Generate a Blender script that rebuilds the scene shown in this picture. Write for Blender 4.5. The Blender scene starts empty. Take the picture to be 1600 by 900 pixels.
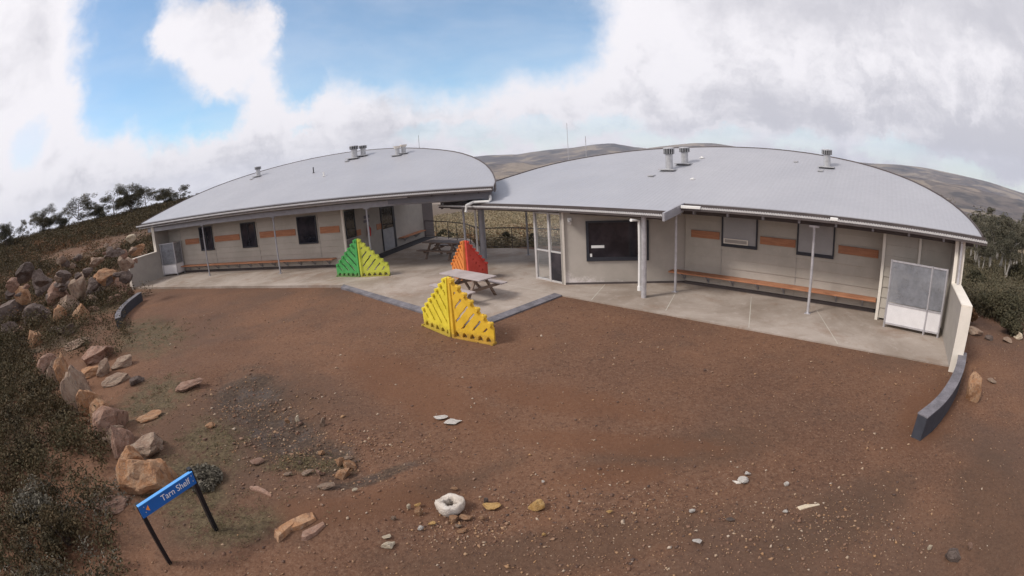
import bpy, math, random
import numpy as np
from mathutils import Vector, Matrix, noise as mnoise

rnd = random.Random(7)
nprnd = np.random.RandomState(11)
scene = bpy.context.scene
col = scene.collection
R = math.radians

# ------------------------------------------------------------------ camera (wide webcam lens)
CH = 4.3
CR = Matrix(((0.998153, 0.060753, 0.0), (-0.015566, 0.255754, -0.966617), (-0.058725, 0.964831, 0.256227)))
cd = bpy.data.cameras.new('camera')
cd.type = 'PANO'
cd.clip_start = 0.05
cd.clip_end = 30000
cd.sensor_width = 36
cd.sensor_height = 20.25
cd.panorama_type = 'FISHEYE_LENS_POLYNOMIAL'
cd.fisheye_fov = R(175)
cd.fisheye_polynomial_k0 = 0.0
cd.fisheye_polynomial_k1 = -0.05751192148363699
cd.fisheye_polynomial_k2 = -0.00019330845372187024
cd.fisheye_polynomial_k3 = 2.6904066856629755e-05
cd.fisheye_polynomial_k4 = -1.377373915618858e-06
cam = bpy.data.objects.new('camera', cd)
col.objects.link(cam)
cam.matrix_world = Matrix.Translation((0, 0, CH)) @ CR.to_4x4()
scene.camera = cam
scene.render.resolution_x = 1024
scene.render.resolution_y = 576

def ray(px, py):
    x = px - 800.0; y = py - 450.0; F = 766.5813
    rr = math.hypot(x, y); r = rr / F
    th = r - 0.0057 * r**3 + 0.039 * r**5
    s = math.sin(th) / (rr + 1e-9)
    return CR @ Vector((x * s, -y * s, -math.cos(th)))

def G(px, py, z=0.0):                      # where a line of sight meets the level z
    d = ray(px, py); t = (z - CH) / d.z
    return Vector((0, 0, CH)) + d * t

# ------------------------------------------------------------------ light
scene.view_settings.view_transform = 'Standard'
scene.view_settings.look = 'None'
scene.view_settings.exposure = 0.0
scene.view_settings.gamma = 1.0
scene.view_settings.use_curve_mapping = False
SUN_EL, SUN_AZ = R(44), R(-105)           # azimuth from +Y towards +X
sunv = Vector((math.sin(SUN_AZ) * math.cos(SUN_EL), math.cos(SUN_AZ) * math.cos(SUN_EL), math.sin(SUN_EL)))
sl = bpy.data.lights.new('sun', 'SUN'); sl.energy = 2.6; sl.angle = R(13); sl.color = (1.0, 0.94, 0.86)
so = bpy.data.objects.new('sun', sl); col.objects.link(so)
so.location = (0, 0, 30); so.rotation_euler = sunv.to_track_quat('Z', 'Y').to_euler()

world = bpy.data.worlds.new('World'); scene.world = world; world.use_nodes = True
wt = world.node_tree; wt.nodes.clear()

class NT:
    def __init__(s, tree): s.t = tree
    def n(s, kind, **kw):
        nd = s.t.nodes.new(kind)
        for k, v in kw.items(): setattr(nd, k, v)
        return nd
    def l(s, a, b): s.t.links.new(a, b)
    def put(s, sock, v):
        if isinstance(v, bpy.types.NodeSocket): s.l(v, sock)
        else: sock.default_value = v
    def math(s, op, a, b=None, c=None, clamp=False):
        nd = s.n('ShaderNodeMath', operation=op, use_clamp=clamp)
        s.put(nd.inputs[0], a)
        if b is not None: s.put(nd.inputs[1], b)
        if c is not None: s.put(nd.inputs[2], c)
        return nd.outputs[0]
    def vmath(s, op, a, b=None):
        nd = s.n('ShaderNodeVectorMath', operation=op)
        s.put(nd.inputs[0], a)
        if b is not None: s.put(nd.inputs[1], b)
        return nd.outputs['Value'] if op in ('DOT_PRODUCT', 'LENGTH', 'DISTANCE') else nd.outputs[0]
    def mix(s, f, a, b, mode='MIX'):
        nd = s.n('ShaderNodeMix', data_type='RGBA', blend_type=mode)
        s.put(nd.inputs[0], f)
        s.put(nd.inputs[6], a if isinstance(a, bpy.types.NodeSocket) else (*a, 1))
        s.put(nd.inputs[7], b if isinstance(b, bpy.types.NodeSocket) else (*b, 1))
        return nd.outputs[2]
    def noise(s, vec, scale, detail=4, rough=.55, dist=0.0, out='Fac'):
        nd = s.n('ShaderNodeTexNoise')
        if vec is not None: s.l(vec, nd.inputs['Vector'])
        nd.inputs['Scale'].default_value = scale; nd.inputs['Detail'].default_value = detail
        nd.inputs['Roughness'].default_value = rough; nd.inputs['Distortion'].default_value = dist
        return nd.outputs[out]
    def ramp(s, f, a, b, lo=0.0, hi=1.0, smooth=True):
        nd = s.n('ShaderNodeMapRange')
        nd.interpolation_type = 'SMOOTHSTEP' if smooth else 'LINEAR'
        s.put(nd.inputs[0], f)
        for i, v in enumerate((a, b, lo, hi)): nd.inputs[i + 1].default_value = v
        return nd.outputs[0]

W = NT(wt)
sky = W.n('ShaderNodeTexSky', sky_type='NISHITA', sun_disc=False)
sky.sun_elevation = SUN_EL; sky.sun_rotation = SUN_AZ; sky.altitude = 1200
sky.air_density = 1.0; sky.dust_density = 0.3; sky.ozone_density = 1.6
bg1 = W.n('ShaderNodeBackground'); bg1.inputs[1].default_value = 0.15
W.l(W.mix(1.0, sky.outputs[0], (.88, 1.10, 1.11), 'MULTIPLY'), bg1.inputs[0])
tc = W.n('ShaderNodeTexCoord')
dirv = tc.outputs['Generated']
sep = W.n('ShaderNodeSeparateXYZ'); W.l(dirv, sep.inputs[0])
zz = W.math('ADD', W.math('MAXIMUM', sep.outputs[2], 0.0), 0.16)
cmb = W.n('ShaderNodeCombineXYZ')
W.l(W.math('DIVIDE', sep.outputs[0], zz), cmb.inputs[0]); W.l(W.math('DIVIDE', sep.outputs[1], zz), cmb.inputs[1])
flat = cmb.outputs[0]
n_big = W.noise(flat, 1.1, 8, .58, .2)
n_mid = W.noise(dirv, 7.0, 9, .6, .15)
n_fine = W.noise(flat, 3.4, 9, .62, .3)
edge = W.math('ADD', W.math('MULTIPLY', W.math('SUBTRACT', n_mid, .5), 0.95), W.math('MULTIPLY', W.math('SUBTRACT', n_fine, .5), 0.5))
wv1 = W.vmath('SUBTRACT', W.noise(dirv, 5.0, 12, .68, .0, 'Color'), (.5, .5, .5))
wv2 = W.vmath('SUBTRACT', W.noise(dirv, 2.2, 3, .5, 0, 'Color'), (.5, .5, .5))
wdir = W.vmath('ADD', dirv, W.vmath('ADD', W.vmath('MULTIPLY', wv1, (.17, .17, .17)), W.vmath('MULTIPLY', wv2, (.06, .06, .06))))
wsep = W.n('ShaderNodeSeparateXYZ'); W.l(W.vmath('MULTIPLY', wv1, (.12, .12, .12)), wsep.inputs[0])
def blob(px, py, rad, sy=1.0):
    d = ray(px, py)
    if sy == 1.0: dist = W.vmath('DISTANCE', wdir, tuple(d))
    else: dist = W.vmath('LENGTH', W.vmath('MULTIPLY', W.vmath('SUBTRACT', wdir, tuple(d)), (1, 1, sy)))
    return W.math('SUBTRACT', 1.0, W.math('DIVIDE', dist, rad))
def blobs(lst):
    acc = None
    for b in lst:
        v = blob(*b)
        acc = v if acc is None else W.math('SMOOTH_MAX', acc, v, 0.15)
    return acc
holes = blobs([(195, 20, .11), (186, 100, .10), (184, 165, .095), (255, 168, .10), (330, 165, .07), (468, 25, .13), (480, 120, .07), (200, 60, .10),
               (475, 100, .075), (560, 40, .15), (650, 55, .16), (750, 50, .15), (850, 45, .13), (600, 95, .08), (700, 90, .09),
               (560, -80, .25), (760, -80, .25), (380, -60, .14)])
clouds = blobs([(332, 72, .105), (345, 112, .075), (285, 62, .07), (395, 62, .07)])
low = blobs([(38, 225, .05, 1.0), (740, 204, .09, 3.0), (640, 214, .08, 3.0), (850, 208, .10, 3.0), (940, 200, .10, 3.0), (1010, 222, .09, 3.0), (760, 228, .07, 3.0), (1120, 222, .08, 3.0),
             (1240, 228, .09, 3.0), (1400, 240, .10, 3.0), (1500, 262, .10, 3.0), (1580, 285, .09, 3.0), (480, 198, .03, 3.0)])
cl = W.ramp(clouds, -.12, .42)
m1 = W.math('MULTIPLY', W.ramp(holes, -.16, .42), W.math('SUBTRACT', 1.0, cl))
m2 = W.math('MULTIPLY', W.ramp(low, -.05, .60), 0.34)
blue = W.math('MAXIMUM', m1, m2)
rim = W.math('MAXIMUM', W.ramp(holes, -.75, -.08), W.ramp(low, -.5, .0, 0, .8))
el = W.math('ADD', sep.outputs[2], W.math('MULTIPLY', wsep.outputs[2], 1.0))
bank = W.math('MULTIPLY', W.ramp(el, .015, .07), W.ramp(el, .30, .17))
right = W.ramp(sep.outputs[0], 0.05, 0.95)
n_p1 = W.noise(wdir, 4.5, 8, .62, .3)
n_p2 = W.noise(wdir, 13.0, 9, .66, .2)
n_puff = W.math('ADD', n_p1, W.math('MULTIPLY', W.math('SUBTRACT', n_p2, .5), W.math('ADD', W.math('MULTIPLY', bank, .75), .22)))
shade = W.math('ADD', W.math('MULTIPLY', n_big, 0.55), W.math('MULTIPLY', n_puff, 0.85))
shade = W.math('ADD', W.math('SUBTRACT', shade, W.math('MULTIPLY', right, 0.17)), W.math('MULTIPLY', rim, .16))
shade = W.math('ADD', shade, W.math('MULTIPLY', W.ramp(sep.outputs[0], -.35, -.9), .10))
shade = W.math('ADD', shade, W.math('MULTIPLY', W.math('MULTIPLY', W.ramp(el, .10, .20), bank), .16))
shade = W.math('SUBTRACT', shade, W.math('MULTIPLY', W.math('MULTIPLY', W.ramp(el, .11, .05), bank), .03))
lit = W.ramp(shade, 0.45, 0.90)
ccol = W.mix(lit, (0.640, 0.632, 0.690), (0.985, 0.960, 1.0))
bg2 = W.n('ShaderNodeBackground'); W.l(ccol, bg2.inputs[0]); bg2.inputs[1].default_value = 1.0
# thin veil keeps the blue pale
veil = W.math('ADD', W.math('MULTIPLY', W.ramp(n_big, .35, .7), .20), 0.08)
fac = W.math('MULTIPLY', blue, W.math('SUBTRACT', 1.0, veil))
mixs = W.n('ShaderNodeMixShader'); W.l(fac, mixs.inputs[0]); W.l(bg2.outputs[0], mixs.inputs[1]); W.l(bg1.outputs[0], mixs.inputs[2])
wo = W.n('ShaderNodeOutputWorld'); W.l(mixs.outputs[0], wo.inputs[0])

# ------------------------------------------------------------------ materials
MATS = {}
def mat(name, fn):
    m = bpy.data.materials.new(name); m.use_nodes = True; m.node_tree.nodes.clear()
    T = NT(m.node_tree); b = T.n('ShaderNodeBsdfPrincipled'); o = T.n('ShaderNodeOutputMaterial'); T.l(b.outputs[0], o.inputs[0])
    T.b = b; T.pos = T.n('ShaderNodeNewGeometry').outputs['Position']
    T.obj = T.n('ShaderNodeTexCoord').outputs['Object']
    fn(T); MATS[name] = m; return m
def setb(T, colr=None, rough=None, metal=None, spec=None):
    if colr is not None: T.put(T.b.inputs['Base Color'], colr if isinstance(colr, bpy.types.NodeSocket) else (*colr, 1))
    if rough is not None: T.put(T.b.inputs['Roughness'], rough)
    if metal is not None: T.b.inputs['Metallic'].default_value = metal
    if spec is not None: T.b.inputs['Specular IOR Level'].default_value = spec
def bump(T, h, strength=.5, dist=.02):
    bp = T.n('ShaderNodeBump'); bp.inputs['Strength'].default_value = strength; bp.inputs['Distance'].default_value = dist
    T.l(h, bp.inputs['Height']); T.l(bp.outputs[0], T.b.inputs['Normal'])
def plain(name, c, rough=.6, metal=0.0, var=.12, scale=3.0, spec=.4, bumpy=0.0):
    def f(T):
        n1 = T.noise(T.pos, scale, 5, .6); n2 = T.noise(T.pos, scale * 9, 4, .6)
        k = T.math('ADD', T.math('MULTIPLY', n1, .65), T.math('MULTIPLY', n2, .35))
        lo = tuple(v * (1 - var) for v in c); hi = tuple(min(1, v * (1 + var)) for v in c)
        setb(T, T.mix(T.ramp(k, .3, .7), lo, hi), T.ramp(n2, .3, .7, rough - .06, rough + .08), metal, spec)
        if bumpy: bump(T, n2, bumpy, .01)
    return mat(name, f)

def f_ground(T):
    p = T.pos
    big = T.noise(p, .22, 5, .6, .4); med = T.noise(p, 1.3, 6, .65); fin = T.noise(p, 14, 5, .7); spk = T.noise(p, 60, 3, .7)
    vb = T.noise(p, .11, 4, .6, .8)
    c = T.mix(T.ramp(big, .32, .68), (0.126, 0.062, 0.040), (0.178, 0.088, 0.054))
    c = T.mix(T.math('MULTIPLY', T.ramp(med, .55, .78), .5), c, (0.227, 0.110, 0.065))
    c = T.mix(T.math('MULTIPLY', T.ramp(med, .5, .28), .45), c, (0.097, 0.056, 0.042))
    c = T.mix(T.math('MULTIPLY', T.ramp(fin, .42, .78), .45), c, (0.252, 0.158, 0.115))
    c = T.mix(T.math('MULTIPLY', T.ramp(fin, .48, .28), .75), c, (0.063, 0.035, 0.027))
    grn = T.noise(p, 28, 4, .75); c = T.mix(T.math('MULTIPLY', T.ramp(grn, .52, .72), .35), c, (0.302, 0.207, 0.158)); c = T.mix(T.math('MULTIPLY', T.ramp(grn, .46, .28), .55), c, (0.059, 0.033, 0.027))
    c = T.mix(T.math('MULTIPLY', T.ramp(spk, .62, .82), .35), c, (0.336, 0.246, 0.192))
    c = T.mix(T.math('MULTIPLY', T.ramp(spk, .40, .22), .5), c, (0.042, 0.030, 0.029))
    sp = T.n('ShaderNodeSeparateXYZ'); T.l(p, sp.inputs[0])
    def patch(x, y, rx, ry, rot=0.0):
        cx = T.math('SUBTRACT', sp.outputs[0], x); cy = T.math('SUBTRACT', sp.outputs[1], y)
        a = T.math('ADD', T.math('MULTIPLY', cx, math.cos(rot) / rx), T.math('MULTIPLY', cy, math.sin(rot) / rx))
        b = T.math('ADD', T.math('MULTIPLY', cx, -math.sin(rot) / ry), T.math('MULTIPLY', cy, math.cos(rot) / ry))
        d = T.math('SQRT', T.math('ADD', T.math('MULTIPLY', a, a), T.math('MULTIPLY', b, b)))
        d = T.math('ADD', d, T.math('MULTIPLY', T.math('SUBTRACT', T.noise(p, 1.6, 6, .7), .5), 1.3))
        return T.ramp(d, 1.15, .45)
    c = T.mix(T.math('MULTIPLY', T.ramp(vb, .52, .68), .40), c, (.205, .098, .050))
    c = T.mix(T.math('MULTIPLY', T.ramp(vb, .48, .34), .50), c, (.095, .062, .050))
    drk = patch(*PATCH_DARK[0])
    for a in PATCH_DARK[1:]: drk = T.math('MAXIMUM', drk, patch(*a))
    c = T.mix(T.math('MULTIPLY', drk, .52), c, (.082, .050, .036))  # broad darker brown patches with ragged edges
    wet = None
    for a in PATCH_WET:
        v = patch(*a); wet = v if wet is None else T.math('MAXIMUM', wet, v)
    c = T.mix(T.math('MULTIPLY', wet, .82), c, T.mix(T.ramp(fin, .4, .7), (.042, .030, .025), (.115, .080, .060)))
    tr = None
    for a in PATCH_TRACK:
        v = patch(*a); tr = v if tr is None else T.math('MAXIMUM', tr, v)
    c = T.mix(T.math('MULTIPLY', tr, .55), c, (.150, .066, .036))
    gr = None
    for a in PATCH_GRASS:
        v = patch(*a); gr = v if gr is None else T.math('MAXIMUM', gr, v)
    moss = T.mix(T.ramp(fin, .35, .65), (.066, .046, .028), (.140, .104, .064))
    c = T.mix(T.math('MULTIPLY', gr, T.ramp(T.noise(p, 3.5, 5, .7), .32, .52)), c, moss)
    # heath soil away from the trodden yard
    rad = T.vmath('LENGTH', T.vmath('MULTIPLY', p, (1, 1, 0)))
    far = T.math('MAXIMUM', T.ramp(rad, 23, 34), T.ramp(T.math('ADD', sp.outputs[0], T.math('MULTIPLY', sp.outputs[1], .42)), -9.6, -11.5))
    far = T.math('MULTIPLY', far, T.math('MAXIMUM', T.ramp(rad, 42, 60), T.ramp(T.math('ADD', T.noise(p, .35, 5, .65), T.math('MULTIPLY', T.ramp(sp.outputs[0], -9, -16), -.12)), .36, .5)))
    hn = T.noise(p, .09, 8, .72); hn2 = T.noise(p, .7, 6, .7)
    heath = T.mix(T.ramp(hn, .35, .65), (.180, .140, .095), (.270, .200, .140))
    heath = T.mix(T.math('MULTIPLY', T.ramp(hn2, .5, .7), .7), heath, (.095, .085, .050))
    heath = T.mix(T.ramp(sp.outputs[0], -12, -16), heath, T.mix(T.ramp(hn2, .35, .65), (.085, .060, .042), (.150, .105, .075)))
    c = T.mix(far, c, heath)
    c = T.mix(1.0, c, (.98, .98, .90), 'MULTIPLY')
    setb(T, c, T.math('SUBTRACT', .93, T.math('MULTIPLY', T.math('MULTIPLY', wet, T.ramp(T.noise(p, 2.2, 4, .6), .52, .62)), .50)), 0, .3)
    h = T.math('ADD', T.math('MULTIPLY', fin, .6), T.math('MULTIPLY', spk, .35))
    h = T.math('ADD', h, T.math('MULTIPLY', med, 1.4))
    bump(T, h, .75, .045)
def pw(px, py, rx, ry, rot=0.0):
    g = G(px, py); return (g.x, g.y, rx, ry, rot)
PATCH_WET = [pw(385, 615, 1.9, 1.0, 2.2), pw(440, 672, 1.6, .75, 2.4), pw(505, 705, 1.0, .5, 2.4), pw(580, 740, 1.0, .18, .4)]
PATCH_DARK = [pw(1085, 700, 2.0, .6, 0), pw(1330, 800, 2.0, .6, .2), pw(300, 700, 3.2, 2.0, 2.2), pw(420, 650, 2.6, 1.6, 2.2), pw(620, 780, 2.2, .35, .5), pw(1560, 800, 2.2, 1.2, .9), pw(330, 820, 2.0, .8, .3), pw(850, 860, 2.5, .5, .1)]
PATCH_TRACK = [pw(640, 600, 3.2, .9, 2.3), pw(960, 690, 2.2, .4, -.3), pw(560, 790, 1.6, .5, .3), pw(960, 740, 1.0, .35, .0), pw(860, 620, 2.5, .6, -.5), pw(1450, 640, 2.0, .7, .5)]
PATCH_GRASS = [pw(230, 520, 3.6, 1.6, 2.5), pw(240, 620, 1.6, 1.2, 2.2), pw(330, 690, 1.3, .7, 2.4), pw(290, 760, 1.6, .8, 2.4), pw(470, 720, .8, .35, .2), pw(350, 820, 1.0, .5, .3), pw(160, 480, 2.5, 2, 0)]
mat('ground', f_ground)

def f_hill(T):
    p = T.pos
    a = T.noise(p, .0010, 8, .62, .6); b = T.noise(p, .0026, 8, .62, .6); c3 = T.noise(p, .03, 6, .75)
    c = T.mix(T.ramp(a, .36, .62), (.105, .088, .088), (.165, .135, .118))
    c = T.mix(T.math('MULTIPLY', T.ramp(b, .51, .60), .75), c, (.33, .265, .20))
    c = T.mix(T.math('MULTIPLY', T.ramp(b, .48, .38), .8), c, (.045, .045, .052))
    c = T.mix(T.math('MULTIPLY', T.ramp(c3, .52, .35), .45), c, (.085, .080, .062))
    setb(T, c, .95, 0, .1)
    bump(T, T.math('ADD', b, T.math('MULTIPLY', c3, .25)), .8, 40)
mat('hill', f_hill)

def f_conc(T):
    p = T.pos
    a = T.noise(p, .45, 7, .65, .5); b = T.noise(p, 3.0, 6, .7); c3 = T.noise(p, 40, 4, .7)
    c = T.mix(T.ramp(a, .33, .66), (.280, .226, .184), (.430, .366, .318))
    c = T.mix(T.math('MULTIPLY', T.ramp(b, .52, .74), .5), c, (.54, .475, .43))
    c = T.mix(T.math('MULTIPLY', T.ramp(T.noise(p, .9, 6, .7, .8), .58, .72), .55), c, (.265, .190, .140))
    c = T.mix(T.math('MULTIPLY', T.ramp(c3, .40, .70), .18), c, (.14, .12, .10))
    c = T.mix(T.math('MULTIPLY', T.ramp(T.noise(p, .7, 7, .72, .4), .50, .70), .50), c, (.235, .145, .095))
    setb(T, c, .85, 0, .3); bump(T, c3, .25, .01)
mat('concrete', f_conc)

def f_rock(base_a, base_b, lich, dark):
    def f(T):
        p = T.obj
        rn = T.n('ShaderNodeObjectInfo').outputs['Random']
        off = T.n('ShaderNodeCombineXYZ'); T.l(T.math('MULTIPLY', rn, 40.0), off.inputs[0])
        q = T.vmath('ADD', p, off.outputs[0])
        a = T.noise(q, 2.2, 7, .66, .6); b = T.noise(q, 9, 6, .7); c3 = T.noise(q, 45, 4, .7)
        c = T.mix(T.ramp(a, .38, .62), base_a, base_b)
        c = T.mix(T.math('MULTIPLY', T.ramp(b, .55, .68), .75), c, lich)
        c = T.mix(T.math('MULTIPLY', T.ramp(T.noise(q, 4.5, 6, .7, .9), .50, .36), .7), c, dark)
        c = T.mix(T.math('MULTIPLY', T.ramp(c3, .45, .3), .5), c, tuple(v * .5 for v in dark))
        setb(T, c, .92, 0, .2)
        bump(T, T.math('ADD', T.math('ADD', b, T.math('MULTIPLY', a, .8)), T.math('MULTIPLY', c3, .35)), .9, .05)
    return f
mat('rock_orange', f_rock((.40, .205, .105), (.46, .29, .18), (.45, .36, .28), (.17, .10, .07)))
mat('rock_tan', f_rock((.30, .20, .145), (.38, .285, .215), (.42, .37, .32), (.14, .10, .082)))
mat('rock_pink', f_rock((.30, .175, .125), (.36, .235, .180), (.40, .31, .26), (.13, .085, .066)))
mat('rock_grey', f_rock((.135, .100, .086), (.200, .155, .135), (.29, .24, .215), (.066, .050, .044)))
mat('rock_cream', f_rock((.66, .55, .40), (.74, .64, .50), (.78, .70, .60), (.50, .38, .26)))
mat('rock_white', f_rock((.72, .67, .61), (.80, .75, .70), (.85, .81, .77), (.48, .42, .37)))
mat('rock_ring', f_rock((.56, .49, .42), (.68, .61, .54), (.76, .71, .65), (.34, .27, .22)))
mat('rock_yellow', f_rock((.62, .37, .13), (.70, .46, .20), (.72, .54, .32), (.42, .22, .09)))

def f_pebble(T):
    isl = T.n('ShaderNodeNewGeometry').outputs['Random Per Island']
    cr = T.n('ShaderNodeValToRGB'); e = cr.color_ramp.elements
    e[0].position = 0; e[0].color = (.10, .07, .06, 1); e[1].position = 1; e[1].color = (.46, .37, .29, 1)
    for pos, c in ((.35, (.19, .105, .07)), (.62, (.26, .165, .115)), (.82, (.36, .21, .11)), (.94, (.38, .28, .20))):
        k = e.new(pos); k.color = (*c, 1)
    T.l(isl, cr.inputs[0]); setb(T, cr.outputs[0], .9, 0, .2)
mat('pebbles', f_pebble)

def leafmat(name, stops, rough=.75, sc=.8):
    def f(T):
        isl = T.n('ShaderNodeNewGeometry').outputs['Random Per Island']
        nz = T.noise(T.pos, sc, 5, .6)
        k = T.math('ADD', T.math('MULTIPLY', isl, .28), T.math('MULTIPLY', T.ramp(nz, .32, .68), .72))
        cr = T.n('ShaderNodeValToRGB'); e = cr.color_ramp.elements
        e[0].position = 0; e[0].color = (*stops[0], 1); e[1].position = 1; e[1].color = (*stops[-1], 1)
        for i, c in enumerate(stops[1:-1]):
            q = e.new((i + 1) / (len(stops) - 1)); q.color = (*c, 1)
        T.l(k, cr.inputs[0]); setb(T, cr.outputs[0], rough, 0, .2)
        T.b.inputs['Subsurface Weight'].default_value = 0.0
    return mat(name, f)
leafmat('heath_left', [(0.03, 0.024, 0.015), (0.058, 0.046, 0.024), (0.105, 0.072, 0.036), (0.062, 0.056, 0.028), (0.125, 0.082, 0.044)], .8, .9)
leafmat('heath_right', [(.040, .038, .024), (.070, .062, .038), (.110, .088, .052), (.085, .080, .050), (.135, .105, .070)], .8, .5)
leafmat('heath_grey', [(0.085, 0.072, 0.052), (0.13, 0.115, 0.088), (0.175, 0.158, 0.125), (0.1, 0.085, 0.055)], .8, 2)
leafmat('heath_valley', [(0.115, 0.1, 0.062), (0.203, 0.176, 0.108), (0.324, 0.25, 0.155), (0.23, 0.203, 0.132), (0.392, 0.284, 0.196)], .8, .25)
leafmat('heath_red', [(.11, .060, .034), (.19, .100, .050), (.14, .09, .048)], .8, 2)
leafmat('crown_right', [(0.05, 0.052, 0.038), (0.085, 0.08, 0.056), (0.12, 0.108, 0.076), (0.145, 0.13, 0.098)], .7, .5)
leafmat('crown_left', [(0.03, 0.032, 0.02), (0.058, 0.054, 0.032), (0.098, 0.082, 0.046), (0.12, 0.102, 0.062)], .7, .6)
leafmat('shrub_dark', [(0.04, 0.038, 0.024), (0.068, 0.062, 0.036), (0.098, 0.084, 0.05)], .8, 1.2)
leafmat('grass_tuft', [(0.085, 0.07, 0.038), (0.135, 0.112, 0.058), (0.19, 0.15, 0.09)], .8, 2)
plain('bark', (.30, .275, .25), .85, 0, .3, 4)
plain('bark_dark', (.13, .10, .085), .9, 0, .3, 4)

def f_roof(T):
    p = T.obj
    w = T.n('ShaderNodeTexWave', wave_type='BANDS', bands_direction='X'); T.l(T.obj, w.inputs[0]); w.inputs['Scale'].default_value = 2.1
    w.inputs['Distortion'].default_value = 0
    a = T.noise(T.pos, .35, 5, .6); b = T.noise(T.pos, 5, 5, .65)
    sc = T.n('ShaderNodeMapping'); sc.inputs['Scale'].default_value = (3.5, .25, 1); T.l(p, sc.inputs[0])
    streak = T.noise(sc.outputs[0], 1.0, 5, .7)
    c = T.mix(T.ramp(a, .3, .7), (.368, .370, .402), (.405, .405, .435))
    c = T.mix(T.math('MULTIPLY', T.ramp(streak, .52, .75), .35), c, (.345, .345, .365))
    c = T.mix(T.math('MULTIPLY', T.ramp(b, .6, .8), .25), c, (.435, .435, .46))
    c = T.mix(T.math('MULTIPLY', T.ramp(w.outputs[0], .3, 0), .10), c, (.30, .30, .32))  # corrugation shading painted in as darker colour along the rib valleys
    setb(T, c, T.ramp(b, .3, .7, .42, .6), .15, .4)
    bump(T, w.outputs[0], .22, .012)
mat('roof_sheet', f_roof)
def f_board(T):
    sp = T.n('ShaderNodeSeparateXYZ'); T.l(T.pos, sp.inputs[0])
    a = T.noise(T.pos, .8, 6, .65); b = T.noise(T.pos, 9, 5, .7)
    c = T.mix(T.ramp(a, .32, .68), (.415, .375, .325), (.500, .455, .400))
    c = T.mix(T.math('MULTIPLY', T.ramp(b, .56, .75), .3), c, (.62, .56, .50))
    st = T.n('ShaderNodeMapping'); st.inputs['Scale'].default_value = (2.5, 2.5, .3); T.l(T.pos, st.inputs[0])
    c = T.mix(T.math('MULTIPLY', T.ramp(T.noise(st.outputs[0], 1.5, 5, .7), .58, .75), .35), c, (.38, .32, .27))
    setb(T, c, .75, 0, .3); bump(T, b, .15, .01)
mat('weatherboard', f_board)
def f_plaster(T):
    sp = T.n('ShaderNodeSeparateXYZ'); T.l(T.pos, sp.inputs[0])
    a = T.noise(T.pos, .9, 6, .65); b = T.noise(T.pos, 7, 6, .75)
    c = T.mix(T.ramp(a, .32, .68), (.405, .365, .325), (.475, .430, .385))
    # salt bloom rising from the slab
    lowz = T.math('ADD', T.math('MULTIPLY', sp.outputs[2], -2.2), T.math('MULTIPLY', T.math('SUBTRACT', sp.outputs[0], 1.9), -.42))
    k = T.ramp(T.math('ADD', lowz, T.math('MULTIPLY', T.math('SUBTRACT', T.noise(T.pos, 2.6, 8, .75), .5), 3.6)), -1.05, -.15)
    c = T.mix(T.math('MULTIPLY', k, .8), c, (.78, .72, .70))
    setb(T, c, .85, 0, .3); bump(T, b, .3, .01)
mat('plaster', f_plaster)
def f_wood(ca, cb, dk):
    def f(T):
        mp = T.n('ShaderNodeMapping'); mp.inputs['Scale'].default_value = (1.2, 1.2, 14); T.l(T.pos, mp.inputs[0])
        a = T.noise(mp.outputs[0], 1.6, 6, .7, .3); b = T.noise(T.pos, 1.1, 5, .6)
        c = T.mix(T.ramp(a, .3, .7), ca, cb); c = T.mix(T.math('MULTIPLY', T.ramp(b, .5, .75), .5), c, dk)
        setb(T, c, .6, 0, .35); bump(T, a, .2, .01)
    return f
mat('timber', f_wood((.33, .135, .070), (.47, .215, .115), (.25, .12, .075)))
mat('timber_grey', f_wood((.33, .28, .27), (.46, .40, .39), (.22, .18, .165)))
mat('timber_brown', f_wood((.155, .105, .08), (.235, .170, .135), (.10, .07, .055)))
plain('cream_trim', (.78, .72, .64), .55, 0, .06)
plain('galvanised', (.58, .57, .60), .42, .55, .15, 6)
plain('steel_grey', (.36, .355, .385), .5, .3, .12, 5)
plain('fascia_dark', (.085, .068, .066), .6, 0, .2)
plain('fascia_blue', (.185, .185, .210), .55, 0, .1)
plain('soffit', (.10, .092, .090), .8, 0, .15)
plain('gutter_lip', (.60, .585, .58), .45, .3, .1, 8)
plain('white_paint', (.78, .77, .75), .5, 0, .06)
plain('frame_dark', (.030, .032, .042), .45, 0, .15)
plain('black_post', (.010, .010, .013), .4, 0, .2)
plain('kerb_slate', (.160, .150, .165), .8, 0, .42, 3, .3, .3)
plain('kerb_side', (.045, .048, .062), .7, 0, .2, 4)
plain('mat_dark', (.045, .043, .050), .9, 0, .25, 5)
plain('joint', (.50, .46, .40), .85, 0, .15)
plain('vent_metal', (.50, .50, .51), .4, .5, .15, 8)
plain('vent_dark', (.07, .07, .075), .6, .2, .15, 8)
plain('grey_wall', (.375, .345, .315), .8, 0, .08)
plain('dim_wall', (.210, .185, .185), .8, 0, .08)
def f_mesh(T):
    a = T.noise(T.pos, 2.2, 5, .6); b = T.noise(T.pos, 7, 4, .6)
    setb(T, T.mix(T.ramp(a, .3, .7), (.24, .25, .28), (.34, .35, .39)), .45, .2, .5)
    tr = T.n('ShaderNodeBsdfTransparent'); mx = T.n('ShaderNodeMixShader'); T.l(T.ramp(b, .3, .7, .50, .72), mx.inputs[0])
    T.l(tr.outputs[0], mx.inputs[1]); T.l(T.b.outputs[0], mx.inputs[2])
    out = [n for n in T.t.nodes if n.type == 'OUTPUT_MATERIAL'][0]; T.l(mx.outputs[0], out.inputs[0])
mat('mesh_panel', f_mesh)
plain('grey_panel', (.30, .30, .32), .5, .1, .15, 4)
plain('lower_panel', (.74, .72, .73), .5, 0, .07)
plain('signblue', (.012, .115, .42), .4, 0, .06)
plain('signtop', (.10, .36, .80), .35, 0, .06)
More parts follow.
